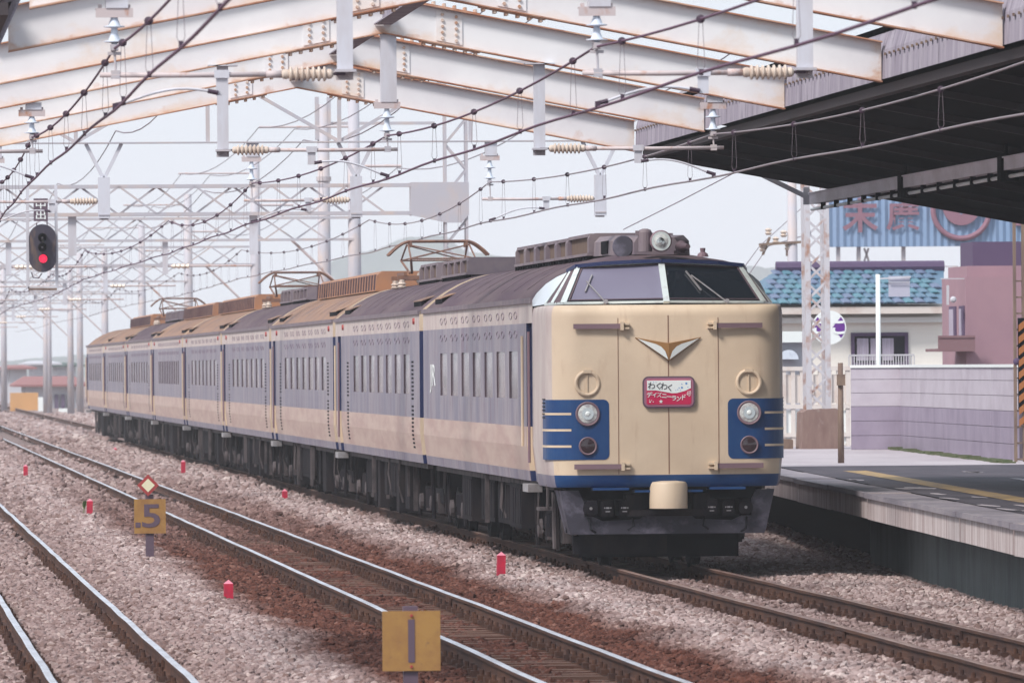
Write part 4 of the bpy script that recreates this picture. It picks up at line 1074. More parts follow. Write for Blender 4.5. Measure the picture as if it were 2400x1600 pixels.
# ================================================================== GIRDER PORTALS OVER THE TRACKS
RX, RZ, EX, EZ, BH, FW = 6.02, 6.295, 10.60, 5.415, .415, .20
PS_ = [68.7-8.2*1, 68.7, 76.9, 85.0, 93.1, 101.5]
NAMESP = ['nearest white girder portal, nearest to the camera, mostly overhead', 'second white girder portal from the camera',
          'third white girder portal, ending beside the upper right fascia', 'middle white girder portal that carries the wire hangers',
          'fifth white girder portal, ridge above the far lattice column', 'farthest white girder portal at the end of the canopy']
def portal(s, label):
    root = thing('girder_portal', label, 'girder', (RX, s, RZ), 'rusty white girder portals across the tracks')
    for sg in (-1, 1):
        a = Vector((RX, s, RZ)); b = Vector((RX+sg*(EX-RX), s, EZ)); d = (b-a); nrm = Vector((0, 0, 1))
        up = Vector((-d.z*sg, 0, abs(d.x))).normalized() if True else nrm
        if up.z < 0: up = -up
        top = BH/up.z
        m = MB(); hs_z = [.012, .06, .15, .28, top-.07, top-.012]; ev = [1, .55, .12, 0, .1, .75]; ea = []; nn_ = 24
        for q in (-.006, .006):
            for i in range(nn_+1):
                p = a.lerp(b, i/nn_)
                for z, e_ in zip(hs_z, ev): m.v.append((p.x, p.y+q, p.z+z)); ea.append(max(e_, 1-(1-i/nn_)*22 if i > nn_-2 else 0, .8 if 2 <= i <= 4 and e_ > .3 else 0))
        st_ = (nn_+1)*6
        for q in (0, 1):
            for i in range(nn_):
                for k in range(5):
                    f_ = (q*st_+i*6+k, q*st_+(i+1)*6+k, q*st_+(i+1)*6+k+1, q*st_+i*6+k+1)
                    m.f.append(f_ if (q == 0) == (sg > 0) else f_[::-1]); m.m.append(0)
        for k in range(5): m.f.append((nn_*6+k, st_+nn_*6+k, st_+nn_*6+k+1, nn_*6+k+1)); m.m.append(0)
        g = m.build('girder', GIRD, root)
        at_ = g.data.attributes.new('edge', 'FLOAT', 'POINT'); at_.data.foreach_set('value', ea)
        for (z0, z1) in ((0, .014), (top-.014, top)):
            MB().prism([a+Vector((0, -FW/2, z0)), b+Vector((0, -FW/2, z0)), b+Vector((0, -FW/2, z1)), a+Vector((0, -FW/2, z1))], (0, FW, 0)).build('flange', RUST, g)
        # splice: web plate, flange plates, bolts
        e = d.normalized(); p0 = a+e*.62; p1 = a+e*.92
        MB().prism([p0+Vector((0, -.02, .04)), p1+Vector((0, -.02, .04)), p1+Vector((0, -.02, top-.04)), p0+Vector((0, -.02, top-.04))], (0, .013, 0)).build('splice_plate', BEAM, g)
        q0 = a+e*.42; q1 = a+e*1.12
        sp = MB()
        for z0 in (-.014, top): sp.prism([q0+Vector((0, -FW/2+.01, z0)), q1+Vector((0, -FW/2+.01, z0)), q1+Vector((0, -FW/2+.01, z0+.014)), q0+Vector((0, -FW/2+.01, z0+.014))], (0, FW-.02, 0))
        sp.build('cover_plate', RUST, g)
        bo = MB()
        for i in range(5):
            for c in (p0+e*.07, p1-e*.07):
                bo.lathe(c+Vector((0, -.02, .075+(top-.15)*i/4)), (0, -1, 0), [(0, .02), (.022, .018)], 6)
        for i in range(6):
            c = q0.lerp(q1, .07+.86*i/5)
            for yy in (-.06, .06):
                bo.lathe(c+Vector((0, yy, -.014)), (0, 0, -1), [(0, .02), (.032, .018)], 6); bo.lathe(c+Vector((0, yy, top+.014)), (0, 0, 1), [(0, .02), (.036, .018)], 6)
        bo.build('bolt', BOLT, g, kind='stuff')
    return root
for s, l in zip(PS_, NAMESP): portal(s, l)
rb = thing('ridge_girder', 'dark ridge girder running along the tracks between the portal peaks', 'girder', (RX, 60, RZ))
for i in range(len(PS_)-1):
    MB().box(RX-.10, RX+.10, PS_[i]+.02, PS_[i+1]-.02, RZ+.10, RZ+.115).box(RX-.006, RX+.006, PS_[i]+.02, PS_[i+1]-.02, RZ+.115, RZ+.38).build('girder', SLATE, rb)

# ================================================================== OVERHEAD LINE
SUP = [36, 60.6, 85, 114, 148, 190, 235, 280, 325, 370, 415, 460]
def stag(c, i): return c + {0: (-.05, .15, -.05)[int(c > 5)+int(c > 9)], 1: (-.05, -.02, -.1)[int(c > 5)+int(c > 9)], 2: (-.13, .02, -.23)[int(c > 5)+int(c > 9)], 3: (0, .02, -.32)[int(c > 5)+int(c > 9)]}.get(i, .18*(-1)**i)
def zm(i): return [5.1, 5.10, 5.14, 5.32, 5.42, 5.5, 5.5, 5.5, 5.5, 5.5, 5.5, 5.5][i]
def zc(s): return 4.585 + .0019*(min(s, 150)-45)
def line(c, label):
    root = thing('overhead_line', label, 'overhead wire', (c, 36, 0), 'overhead lines of the three tracks')
    mp = []; cp = []; dr = []
    for i in range(len(SUP)-1):
        s0, s1 = SUP[i], SUP[i+1]; x0, x1 = stag(c, i), stag(c, i+1); sag = .13 if s1-s0 < 32 else .3
        n = 14
        for k in range(n):
            t = k/n; s = s0+(s1-s0)*t
            mp.append((x0+(x1-x0)*t, s, zm(i)+(zm(i+1)-zm(i))*t-4*sag*t*(1-t))); cp.append((x0+(x1-x0)*t, s, zc(s)+.012*math.sin(s*.5)))
        nd = max(4, round((s1-s0)/4.9)); off = .08 if s1-s0 < 32 else .06
        for k in range(nd):
            t = off+(1-2*off)*k/(nd-1); s = s0+(s1-s0)*t
            dr.append((x0+(x1-x0)*t, s, zm(i)+(zm(i+1)-zm(i))*t-4*sag*t*(1-t), zc(s)))
    MB().tube(mp, .0105, 6).build('messenger_wire', WIRE, root, smooth=True)
    MB().tube(cp, .012, 6).build('contact_wire', WIRE, root, smooth=True)
    for (x, s, a, b) in dr:
        if s > 330: continue
        m = MB().tube([(x-.012, s, a), (x-.026, s+.01, b+.06), (x-.012, s, b+.02)], .0022, 4).tube([(x+.012, s, a), (x+.026, s-.01, b+.06), (x+.012, s, b+.02)], .0022, 4)
        d = m.build('dropper', WIREL, root)
        q = MB().lathe((x-.006, s-.02, a), (0.25, 1, .05), [(0, .012), (.004, .031), (.036, .031), (.04, .012)], 12)
        q.build('wire_clamp', CLAMP, d)
        MB().box(x-.014, x+.014, s-.016, s+.016, b-.01, b+.035).build('wire_clip', CLAMP, d)
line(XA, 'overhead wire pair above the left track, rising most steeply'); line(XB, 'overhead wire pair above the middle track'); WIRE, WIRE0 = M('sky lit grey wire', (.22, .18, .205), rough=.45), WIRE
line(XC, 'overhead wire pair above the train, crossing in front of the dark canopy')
WIRE = WIRE0

def ribbed(p, q, r=.062, n=7):
    """ribbed rod insulator between two points"""
    p = Vector(p); q = Vector(q); L = (q-p).length; prof = [(0, .022), (L*.04, .04), (L*.10, .042)]
    for k in range(n):
        t = L*(.12+.76*k/n); w = L*.76/n; prof += [(t, .036), (t+w*.35, r), (t+w*.6, r*.96), (t+w*.75, .036)]
    prof += [(L*.9, .042), (L*.96, .04), (L, .022)]
    return MB().lathe(p, q-p, prof, 14)
def registration(xp, xw, s, ztop, zbot, zt, label, vee=False, inst_len=.42, postw=.125):
    sg = 1 if xw > xp else -1
    root = thing('wire_bracket', label, 'wire bracket', (xp, s, zbot), 'drop posts with ribbed insulators holding the wires')
    m = MB()
    if vee:
        zj = zbot+.62; m.box(xp-.09, xp+.09, s-.05, s+.05, zbot, zj)
        for q in (-1, 1): m.bar((xp, s, zj-.03), (xp+q*.27, s, ztop), .055, .055)
    else:
        m.box(xp-postw/2, xp+postw/2, s-.008, s+.0, zbot+.06, ztop); m.box(xp-postw/2, xp-postw/2+.008, s, s+.1, zbot+.06, ztop); m.box(xp+postw/2-.008, xp+postw/2, s, s+.1, zbot+.06, ztop)
        m.box(xp-.17, xp+.17, s-.1, s+.1, ztop-.012, ztop+.002)
    m.build('drop_post', POST, root)
    f = MB().box(xp-.085, xp+.085, s-.06, s+.1, zbot+.04, zbot+.062).box(xp-.07, xp+.07, s+.09, s+.1, zbot-.02, zbot+.04)
    for q in (-.04, .04): f.lathe((xp+q, s+.09, zbot+.02), (0, -1, 0), [(0, .018), (.03, .016)], 6)
    f.build('foot_bracket', GALV, root)
    i0 = xp+sg*(.10 if not vee else .10); i1 = i0+sg*inst_len
    MB().tube([(xp, s-.02, zt), (i0, s-.02, zt)], .012, 6).build('pin', CLAMP, root)
    o = ribbed((i0, s-.02, zt), (i1, s-.02, zt)).build('insulator', PORC, root); smooth_by_angle(o, 40)
    xe = xw+sg*.12
    MB().tube([(i1, s-.02, zt), ((i1+xe)/2, s-.02, zt-.005), (xe, s-.02, zt)], .021, 8).tube([(i1, s-.02, zt), (i1+sg*.12, s-.02, zt)], .03, 8).build('tube', TUBE, root, smooth=True)
    xd = xw-sg*.86
    MB().box(xd-.045, xd+.045, s-.03, s-.02, zt-.17, zt+.03).box(xd-.06, xd+.06, s-.05, s+.01, zt-.03, zt+.035).build('drop_plate', POST, root)
    pts = []; z0 = zt-.15; z1 = zc(s)+.025
    for k in range(11):
        t = k/10; pts.append((xd+sg*.03+(xw-xd-sg*.03)*t, s-.04, z0+(z1-z0)*t+.085*math.sin(math.pi*min(1, t*1.05))*(1-t*.3)))
    a = MB().tube(pts, .0125, 6).build('steady_arm', POST, root, smooth=True)
    MB().tube(pts[:2], .021, 6).tube(pts[-2:], .021, 6).box(xw-.02, xw+.02, s-.07, s-.01, zc(s)-.012, zc(s)+.04).build('arm_clamp', CLAMP, a)
def hanger(xw, s, zmess, zt, ztop, label, bracket_z):
    root = thing('suspension_insulator', label, 'insulator', (xw, s, zmess), 'disc insulators hanging from the girders')
    m = MB()
    if ztop > bracket_z+.02: m.box(xw-.09+.02, xw+.09+.02, s-.06, s+.06, bracket_z, ztop)
    if ztop > bracket_z+.02: m.build('hanger_post', POST, root)
    b = MB().box(xw-.15, xw+.15, s-.05, s+.05, bracket_z-.012, bracket_z).box(xw-.15, xw+.15, s-.05, s-.04, bracket_z-.075, bracket_z-.012)
    b.box(xw-.13, xw-.10, s-.02, s+.02, bracket_z, bracket_z+.03).box(xw+.10, xw+.13, s-.02, s+.02, bracket_z, bracket_z+.03); b.build('top_bracket', TUBE, root)
    H = bracket_z-.05-zmess-.03; z = bracket_z-.05
    for k in range(2):
        h = H/2; c = MB().lathe((xw, s, z-k*h), (0, 0, -1), [(0, .028), (.3*h, .03), (.62*h, .045), (.72*h, .05), (.78*h, .086), (.84*h, .086), (.9*h, .03), (h, .02)], 16)
        o = c.build('insulator_disc', PORCW, root); smooth_by_angle(o, 40)
    MB().box(xw-.03, xw+.03, s-.07, s+.07, zmess-.02, zmess+.03).box(xw-.055, xw+.055, s-.015, s+.015, zmess-.055, zmess-.03).tube([(xw, s, zmess-.02), (xw+.01, s, zt)], .01, 6).box(xw-.03, xw+.04, s-.04, s+.02, zt-.03, zt+.035).build('wire_clamp', GALV, root)
def beamz(x): return RZ-(RZ-EZ)*abs(x-RX)/(EX-RX)
s = PS_[0]
registration(3.98, stag(XA, 1), s, beamz(3.98), 4.86, 4.885, 'drop post with ribbed insulator at top left, reaching to the left wire')
registration(7.72, stag(XB, 1), s, beamz(7.72), 4.86, 4.885, 'drop post with ribbed insulator at upper right, reaching to the middle wire')
hanger(stag(XA, 1), s, zm(1), 4.885, beamz(2.1), 'disc insulator pair above the left wire at the top left', 5.42)
hanger(stag(XB, 1), s, zm(1), 4.885, beamz(6), 'disc insulator pair at the top, above the cab windscreen', 5.42)
s = 85.0
registration(4.2, stag(XB, 2), s, beamz(4.2), 4.93, 4.985, 'drop post left of the ridge whose tube reaches right to the middle wire')
registration(7.8, stag(XC, 2), s, beamz(7.8), 4.93, 4.985, 'drop post right of the ridge whose tube ends against the canopy')
registration(.1, stag(XA, 2), s, 5.4, 4.93, 4.985, 'rusty tube and arm entering at the left edge to the left wire')
hanger(stag(XA, 2), s, zm(2), 4.985, beamz(2.04), 'small disc insulator pair close to the left wire', 5.45)
hanger(stag(XB, 2), s, zm(2), 4.985, beamz(6.06), 'disc insulator pair on the tall post below the ridge', 5.52)
hanger(stag(XC, 2), s, zm(2), 4.985, beamz(9.78), 'disc insulator pair in front of the dark canopy corner', 5.50)
s = 114
registration(3.82, stag(XA, 3), s, 5.93, 4.80, 5.06, 'V shaped hanger at left beside the signal', vee=True)
registration(7.65, stag(XB, 3), s, 5.93, 4.80, 5.06, 'V shaped hanger at the centre before the far concrete pole', vee=True)
registration(11.38, stag(XC, 3), s, 5.93, 4.80, 5.06, 'V shaped hanger at the right below the canopy corner', vee=True)
for c, l in ((XA, 'far disc insulator pair above the left wire'), (XB, 'far disc insulator pair above the middle wire'), (XC, 'far disc insulator pair beside the lattice column')):
    hanger(stag(c, 3), s, zm(3), 5.06, 5.95, l, 5.72)
# feeder wire that slants from the canopy to the cab roof line
tag(MB().tube([aS(1900, 340, 112), aS(1700, 390, 116), aS(1560, 463, 124), aS(1432, 527, 134)], .008, 5).build('feeder_wire', WIRE), 'thin wire slanting from under the canopy down behind the cab lamp', 'wire')

# ------------------------------------------------------------------ gantries beyond
def lattice_col(root, x, s, z0, z1, w, mat, d=.3, name='column', step=.5):
    m = MB()
    for i in (-1, 1):
        for j in (-1, 1): m.bar((x+i*w/2, s+j*d/2, z0), (x+i*w/2, s+j*d/2, z1), .05, .05)
    m.build(name, mat, root)
    l = MB(); z = z0+.1; k = 1
    while z+step < z1:
        for j in (-1, 1):
            l.bar((x-k*w/2, s+j*d/2, z), (x+k*w/2, s+j*d/2, z+step), .04, .012, up=(0, 1, 0))
        l.bar((x-w/2, s-k*d/2, z), (x-w/2, s+k*d/2, z+step), .04, .012, up=(1, 0, 0)); l.bar((x+w/2, s-k*d/2, z), (x+w/2, s+k*d/2, z+step), .04, .012, up=(1, 0, 0))
        z += step; k = -k
    l.build('lacing', mat, root, kind='stuff')
def truss(root, x0, x1, s, z0, z1, mat, step=1.2, ch=.07):
    m = MB()
    for z in (z0, z1): m.box(x0, x1, s-.16, s-.16+ch, z-ch/2, z+ch/2); m.box(x0, x1, s+.16-ch, s+.16, z-ch/2, z+ch/2)
    m.build('chord', mat, root)
    l = MB(); x = x0; k = 0
    while x+step/2 < x1:
        l.bar((x, s-.15, z0 if k % 2 == 0 else z1), (x+step/2, s-.15, z1 if k % 2 == 0 else z0), .04, .02, up=(0, 1, 0))
        l.bar((x, s+.15, z1 if k % 2 == 0 else z0), (x+step/2, s+.15, z0 if k % 2 == 0 else z1), .04, .02, up=(0, 1, 0))
        x += step/2; k += 1
    l.build('brace', mat, root, kind='stuff')
g0 = thing('gantry', 'deep pale gantry truss just behind the girder portals, carrying the V shaped hangers', 'gantry', (5, 114, 0), 'overhead line gantries across the tracks')
MB().box(-3, 11.7, 113.9, 114.1, 5.93, 5.95).build_each('chord', GALV, g0)
MB().box(-3, 11.7, 113.9, 114.1, 7.1, 7.16).build_each('chord', GALV, g0)
for i, x in enumerate(np.arange(-2.6, 11.6, 2.0)):
    b = MB().bar((x, 114, 5.95), (x, 114, 7.1), .06, .06)
    b.bar((x, 114.03, 5.95 if i % 2 else 7.1), (x+2.0, 114.03, 7.1 if i % 2 else 5.95), .05, .05); b.build_each('brace', GALV, g0)
g1 = thing('gantry', 'riveted truss gantry with plate end on the lattice column behind the train', 'gantry', (5, 148, 0), 'overhead line gantries across the tracks')
truss(g1, -3, 11.2, 148, 5.55, 6.1, GALV, 1.5)
MB().box(11.0, 12.15, 147.8, 148.2, 5.5, 6.15).add([(11.0, 147.8, 5.5), (12.15, 147.8, 5.5), (12.0, 147.8, 5.35), (11.7, 147.8, 5.35)], [(0,3,2,1)]).build('end_plate', GALV, g1)
lattice_col(g1, 11.9, 148, -.2, 8.2, .42, GALV)
for x in (4.33, 7.9): MB().box(x-.08, x+.08, 147.95, 148.05, 4.75, 5.55).build('drop_post', POST, g1)
GLAB = ['pale gantry behind the nearest far concrete pole', 'second hazy gantry beyond the plate ended truss', 'third hazy gantry beyond the plate ended truss', 'fourth hazy gantry beyond the plate ended truss', 'fifth hazy gantry beyond the plate ended truss', 'sixth hazy gantry, near the end of the train', 'farthest hazy gantry over the station throat']
for i, s in enumerate([190, 235, 280, 325, 370, 415, 460]):
    g = thing('gantry', GLAB[i], 'gantry', (5, s, 0), 'overhead line gantries across the tracks')
    px = [12.7, 12.6, 12.5, 12.5, 12.4, 12.0, 11.8][i]
    MB().lathe((px, s, -.3), (0, 0, 1), [(0, .2), (9.8-.25*i, .14)], 12).build('column', GALV, g, smooth=True)
    truss(g, -4, px, s, 5.75, 6.3, GALV, 1.6, .06)
    q = MB()
    for x in (.3, 3.95, 7.9):
        q.box(x-.07, x+.07, s-.05, s+.05, 4.9, 5.75)
    q.build_each('drop_post', POST, g)
    q = MB()
    for x in (.3, 3.95, 7.9): q.tube([(x, s, 5.1), (x+2.2, s, 5.1)], .03, 6)
    q.tube([(px, s, 7.6), (px+1.2, s, 7.6)], .04, 6).tube([(px-1.6, s, 5.75), (px, s, 4.2)], .04, 6).tube([(px, s-.0, 8.6), (px-2.4, s, 8.6)], .03, 6); q.build_each('tube', TUBE, g)
    q = MB()
    for x in (.45, 4.1, 8.05):
        q.lathe((x, s, 5.1), (1, 0, 0), [(0, .03)]+[(.06*k+.03*(k % 2), .07 if k % 2 else .04) for k in range(1, 8)], 8)
    q.build_each('insulator', PORC, g)
pl = thing('line_pole', 'tall grey concrete pole rising behind the pantographs', 'pole', (12.6, 201, -.3))
MB().lathe((12.62, 201, -.3), (0, 0, 1), [(0, .21), (9.85, .15)], 14).build('shaft', GALV, pl, smooth=True)
q = MB().box(12.4, 12.5, 200.9, 201.1, 8.6, 9.75).box(12.72, 12.82, 200.9, 201.1, 8.6, 9.75).lathe((12.62, 201, 7.5), (0, 0, 1), [(0, .2), (.12, .2)], 14).box(12.7, 15.6, 200.96, 201.04, 9.0, 9.08); q.build('pole_head', GALV, pl)
for i, (px, base, s) in enumerate([(10, 950, 470), (115, 955, 452), (185, 962, 428)]):
    p = aS(px, base, s); q = thing('line_pole', ['pale far pole close to the left wire', 'pale far pole left of the train end, before the red roof', 'pale far pole touching the end of the train'][i], 'pole', (p.x, s, -.3), 'far poles at the station throat')
    MB().lathe((p.x, s, -.3), (0, 0, 1), [(0, (.20, .14, .20)[i]), (9.4, (.16, .11, .16)[i])], 10).build('shaft', GALV, q, smooth=True)
    MB().tube([(p.x-1.2, s, 7.2), (p.x+1.2, s, 7.2)], .05, 6).tube([(p.x-1.0, s, 8.4), (p.x+1.0, s, 8.4)], .05, 6).build_each('cross_arm', GALV, q)
# extra thin feeders between the far poles
fw = thing('feeder_line', 'bundle of thin pale feeder wires between the far poles', 'wire', (12, 148, 7))
for k, (xx, zz) in enumerate(((13.8, 7.55), (11.2, 8.55), (10.3, 8.6), (1.5, 7.1), (5.2, 7.2), (8.9, 7.0))):
    pts = []
    for i in range(3, len(SUP)-1):
        for t in np.linspace(0, 1, 9)[:-1]: pts.append((xx, SUP[i]+(SUP[i+1]-SUP[i])*t, zz-.8*4*t*(1-t)*.5))
    MB().tube(pts, .012, 4).build_each('wire', WIREL, fw)

# ------------------------------------------------------------------ signal
S = 146.4
sg_ = thing('signal', 'three lamp railway signal showing red, hung at the far left', 'signal', aS(97, 570, S))
def sp(px, py, ds=0): return aS(px, py, S+ds)
a, b = sp(66, 515), sp(130, 625); cx, czz, hw_, hh = (a.x+b.x)/2, (a.z+b.z)/2, (b.x-a.x)/2, (a.z-b.z)/2
pts = []
for k in range(32):
    t = 2*math.pi*k/32; dx, dz = math.cos(t)*hw_, math.sin(t)*hw_
    pts.append((cx+dx, S, czz+dz+(hh-hw_)*(1 if dz >= 0 else -1)))
bk = MB().prism(pts, (0, .06, 0)).build('backboard', SIGK, sg_)
for i, py in enumerate((557, 566, 0)):
    z = [sp(97, 556).z, sp(97, 571).z, sp(98, 596).z]
for i, (px, py) in enumerate(((97, 546), (97, 568), (99, 594))):
    p = sp(px, py); r = .088
    h = MB()
    for k in range(12):                                            # open hood over the lamp
        t0, t1 = math.radians(-20+220*k/12), math.radians(-20+220*(k+1)/12)
        h.add([(p.x+r*math.cos(t0), S, p.z+r*math.sin(t0)), (p.x+r*math.cos(t1), S, p.z+r*math.sin(t1)), (p.x+r*math.cos(t1), S-.22, p.z+r*math.sin(t1)), (p.x+r*math.cos(t0), S-.22, p.z+r*math.sin(t0))], [(0,1,2,3)])
    l = MB().lathe((p.x, S, p.z), (0, -1, 0), [(0, r*.92), (.02, r*.85), (.04, r*.4)], 18).build('signal_lamp', LITR if i == 2 else BLACK, bk, label='lit red lamp' if i == 2 else None)
    h.build('hood', SIGK, l)
    if i < 2: MB().lathe((p.x, S-.04, p.z), (0, -1, 0), [(0, .022), (.01, .012)], 8).build('lens_glint', GALV, l)
a, b = sp(77, 456), sp(110, 508)
pt = MB().box(a.x, b.x, S-.02, S, b.z, a.z).build('name_plate', PURP, sg_)
letters('lettering', '中', .22, ((a.x+b.x)/2, S-.024, a.z-(a.z-b.z)*.27), (1, 0, 0), (0, 0, 1), WHITE, pt, bold=.002, fit=(.19, .165))
letters('lettering', '出', .22, ((a.x+b.x)/2, S-.024, a.z-(a.z-b.z)*.73), (1, 0, 0), (0, 0, 1), WHITE, pt, bold=.002, fit=(.19, .165))
fr = MB()
l0, l1, r0, r1 = sp(63, 425, .15), sp(64, 662, .15), sp(128, 425, .15), sp(131, 662, .15)
fr.bar(l0, l1, .06, .06).bar(r0, r1, .06, .06).bar(l1, r1, .06, .06).bar(sp(64, 645, .15), sp(130, 645, .15), .03, .03)
fr.build('hanging_frame', POST, sg_)
MB().bar(sp(66, 664), sp(130, 664), .5, .04).build('foot_plank', RPOST, sg_)
MB().tube([sp(84, 512), sp(84, 518)], .012, 5).tube([sp(108, 508), sp(108, 518)], .012, 5).tube([sp(72, 625, .03), sp(76, 637, .03), sp(88, 639, .03), sp(96, 628, .03)], .012, 5).build('cable', CLAMP, sg_)

# ================================================================== CANOPIES
def canopy(sg, root, x_edge, ze, s0, s1, name_ok=True, width=7.2, slope=.178):
    def XX(d): return x_edge+sg*d
    # corrugated fascia
    m = MB(); s = s0; prof = []
    while s <= s1: prof.append(s); s += .055
    for (z0, z1, in0, in1) in ((ze, ze+.30, 0, .01), (ze+.30, ze+.48, .01, .06), (ze+.48, ze+.58, .06, .35), (ze+.58, ze+.60, .35, 1.6)):
        vs = []; fs = []
        for i, s in enumerate(prof):
            w = .014*(1 if i % 2 else -1); vs += [(XX(in0+w), s, z0+(w if in1 > .2 and z0 > ze+.4 else 0)), (XX(in1+w), s, z1+(w if in1 > .2 else 0))]
        for i in range(len(prof)-1): fs.append((2*i, 2*i+2, 2*i+3, 2*i+1) if sg < 0 else (2*i, 2*i+1, 2*i+3, 2*i+2))
        m.add(vs, fs)
    f = m.build('fascia', SLATE, root)
    b = MB(); s = s0+.2
    while s < s1: b.box(XX(-.022)-.006, XX(-.022)+.012, s-.02, s+.02, ze+.235, ze+.262); s += .33
    b.build('fascia_bolt', RPOST, f, kind='stuff')
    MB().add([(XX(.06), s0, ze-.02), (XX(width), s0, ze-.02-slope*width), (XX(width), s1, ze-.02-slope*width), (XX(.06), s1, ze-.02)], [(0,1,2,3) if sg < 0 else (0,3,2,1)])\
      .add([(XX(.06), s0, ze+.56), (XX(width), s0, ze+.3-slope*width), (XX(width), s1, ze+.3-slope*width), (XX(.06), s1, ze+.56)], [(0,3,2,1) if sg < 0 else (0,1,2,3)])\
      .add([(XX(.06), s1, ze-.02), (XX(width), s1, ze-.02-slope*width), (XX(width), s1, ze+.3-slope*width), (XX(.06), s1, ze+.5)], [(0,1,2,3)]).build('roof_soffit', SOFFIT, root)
    MB().box(min(XX(.09), XX(.22)), max(XX(.09), XX(.22)), s0, s1-.05, ze-.13, ze-.03).build('edge_beam', RAFT, root)
    r = None
    for s in [q for q in np.arange(s1-.12, s0, -4.1) if width > 2]:
        w = .07
        a, bb = Vector((XX(.25), s, ze-.075)), Vector((XX(width-.1), s, ze-.055-slope*width))
        MB().bar(a, bb, .08, .1 if True else .1).build('rafter', RAFT, root)
cr_ = thing('platform_canopy', 'large dark platform canopy with grey corrugated fascia above the platform', 'canopy', (10.6, 80, 5.44))
canopy(1, cr_, 10.62, 5.45, 52, 101.5)
cl_ = thing('platform_canopy', 'dark canopy edge a small strip beyond the top corner girders, opposite the platform', 'canopy', (1.4, 60, 5.44))
canopy(-1, cl_, 1.36, 5.50, 60.5, 70.5, width=.3)
# light tray under the canopy
e0 = aS(1868, 457, 101.8); Xl = e0.x
q = aX(2352, 372, Xl); zl = e0.z
lt = thing('light_tray', 'long lilac light tray with fluorescent tubes under the canopy', 'light fitting', (Xl, 80, zl))
MB().box(Xl-.05, Xl+.09, 58, 101.8, zl-.07, zl+.07).box(Xl-.07, Xl+.11, 58, 101.8, zl+.07, zl+.085).build('tray', TRAY, lt)
s = 60.
while s < 101:
    t_ = MB().lathe((Xl-.0, s, zl-.14), (0, 1, 0), [(0, .022), (1.18, .022)], 8).build('fluorescent_tube', TUBEL, lt, smooth=True)
    MB().box(Xl-.03, Xl+.03, s-.09, s-.01, zl-.165, zl-.07).build('tube_holder', BLACK, lt)
    s += 1.36
for s in np.arange(60, 101, 8.2):
    MB().box(Xl-.08, Xl+.12, s-.15, s+.15, zl-.2, zl+.10).bar((Xl, s, zl+.1), (Xl, s, zl+.72), .04).build('hanger_bracket', BLACK, lt)
br = thing('canopy_strut', 'pale slanted strut from the canopy end to the lattice mast', 'strut', aS(1745, 400, 102))
MB().bar(aS(1742, 398, 102), aS(1852, 452, 102), .09, .06).bar(aS(1852, 430, 102), aS(1852, 470, 102), .08, .08).build('strut_bar', GALV, br)

# ================================================================== RIGHT BACKGROUND
# lattice mast on its concrete block
mb_ = aZ(1880, 1030, .92); ms = mb_.y; mx_ = mb_.x; pxm = ms/FPX/K
lm = thing('lattice_mast', 'rusty pale lattice mast standing on the stained concrete block', 'mast', (mx_, ms, .92))
MASTM = M('rust edged mast steel', (.50, .49, .53), (.34, .19, .14), 3.5, (1, 1, .8), .5, .66, rough=.7)
w_ = (aS(1908, 700, ms).x-aS(1852, 700, ms).x)
zt_ = aS(1880, 380, ms).z; zb_ = aS(1880, 940, ms).z
m = MB()
for i in (-1, 1):
    for j in (-1, 1): m.bar((mx_+i*(w_/2-.05)-.02, ms+j*.25, zb_), (mx_+i*(w_/2-.05)-.04, ms+j*.25, zt_), .1, .09)
m.build('leg', MASTM, lm)
l = MB(); z = zb_; k = 1
while z < zt_-.3:
    for j in (-1, 1): l.bar((mx_-k*j*(w_/2-.07)-.02, ms+j*.27, z), (mx_+k*j*(w_/2-.07)-.02, ms+j*.27, z+.30), .045, .015, up=(0, 1, 0))
    z += .30; k = -k
l.build('lacing', MASTM, lm, kind='stuff')
blk = MB(); x0, x1 = aS(1835, 1000, ms).x, aS(1926, 1000, ms).x
blk.prism([(x0, ms-.4, .9), (x1, ms-.4, .9), (x1-.02, ms-.4, zb_-.03), (x1-.1, ms-.4, zb_+.02), (x0+.12, ms-.4, zb_), (x0+.03, ms-.4, zb_-.05)], (0, .9, 0))
tag(blk.build('concrete_block', BLOCK), 'brown stained concrete footing block under the lattice mast', 'concrete block')
# round sign hung behind the mast
rs_ = thing('round_sign', 'round white and violet sign partly hidden behind the lattice mast', 'sign', aS(1904, 752, ms+3))
p = aS(1904, 752, ms+3); R_ = 42*pxm
MB().lathe(p, (0, -1, 0), [(0, R_), (.05, R_)], 28).build('disc', WHITE, rs_)
for q in (0, 1):
    a0 = -42 if q == 0 else 138
    pts = [(p.x+R_*.92*math.cos(math.radians(a0+84*k/10)), p.y-.056, p.z+R_*.92*math.sin(math.radians(a0+84*k/10))) for k in range(11)]+[(p.x+(.06 if q == 0 else -.06), p.y-.056, p.z)]
    MB().prism(pts, (0, .005, 0)).build('violet_field', VIOL, rs_)
    letters('lettering', 'こ', .3, (p.x+(R_*.55 if q == 0 else -R_*.55), p.y-.06, p.z), (1, 0, 0), (0, 0, 1), WHITE, rs_, bold=.01, fit=(.24, .26))
# rusty post with box
pb = aZ(1932, 1063, .92); r0 = aS(1932, 833, pb.y)
po = thing('platform_post', 'brown rusty post with a small box standing on the asphalt', 'post', (pb.x, pb.y, .92))
MB().lathe((pb.x, pb.y, .92), (0, 0, 1), [(0, .052), (r0.z-.92, .042)], 10).build('shaft', RPOST, po, smooth=True)
z = aS(1930, 872, pb.y).z; MB().box(pb.x-.065, pb.x+.065, pb.y-.09, pb.y-.03, z-.09, z+.09).build('switch_box', RPOST, po)
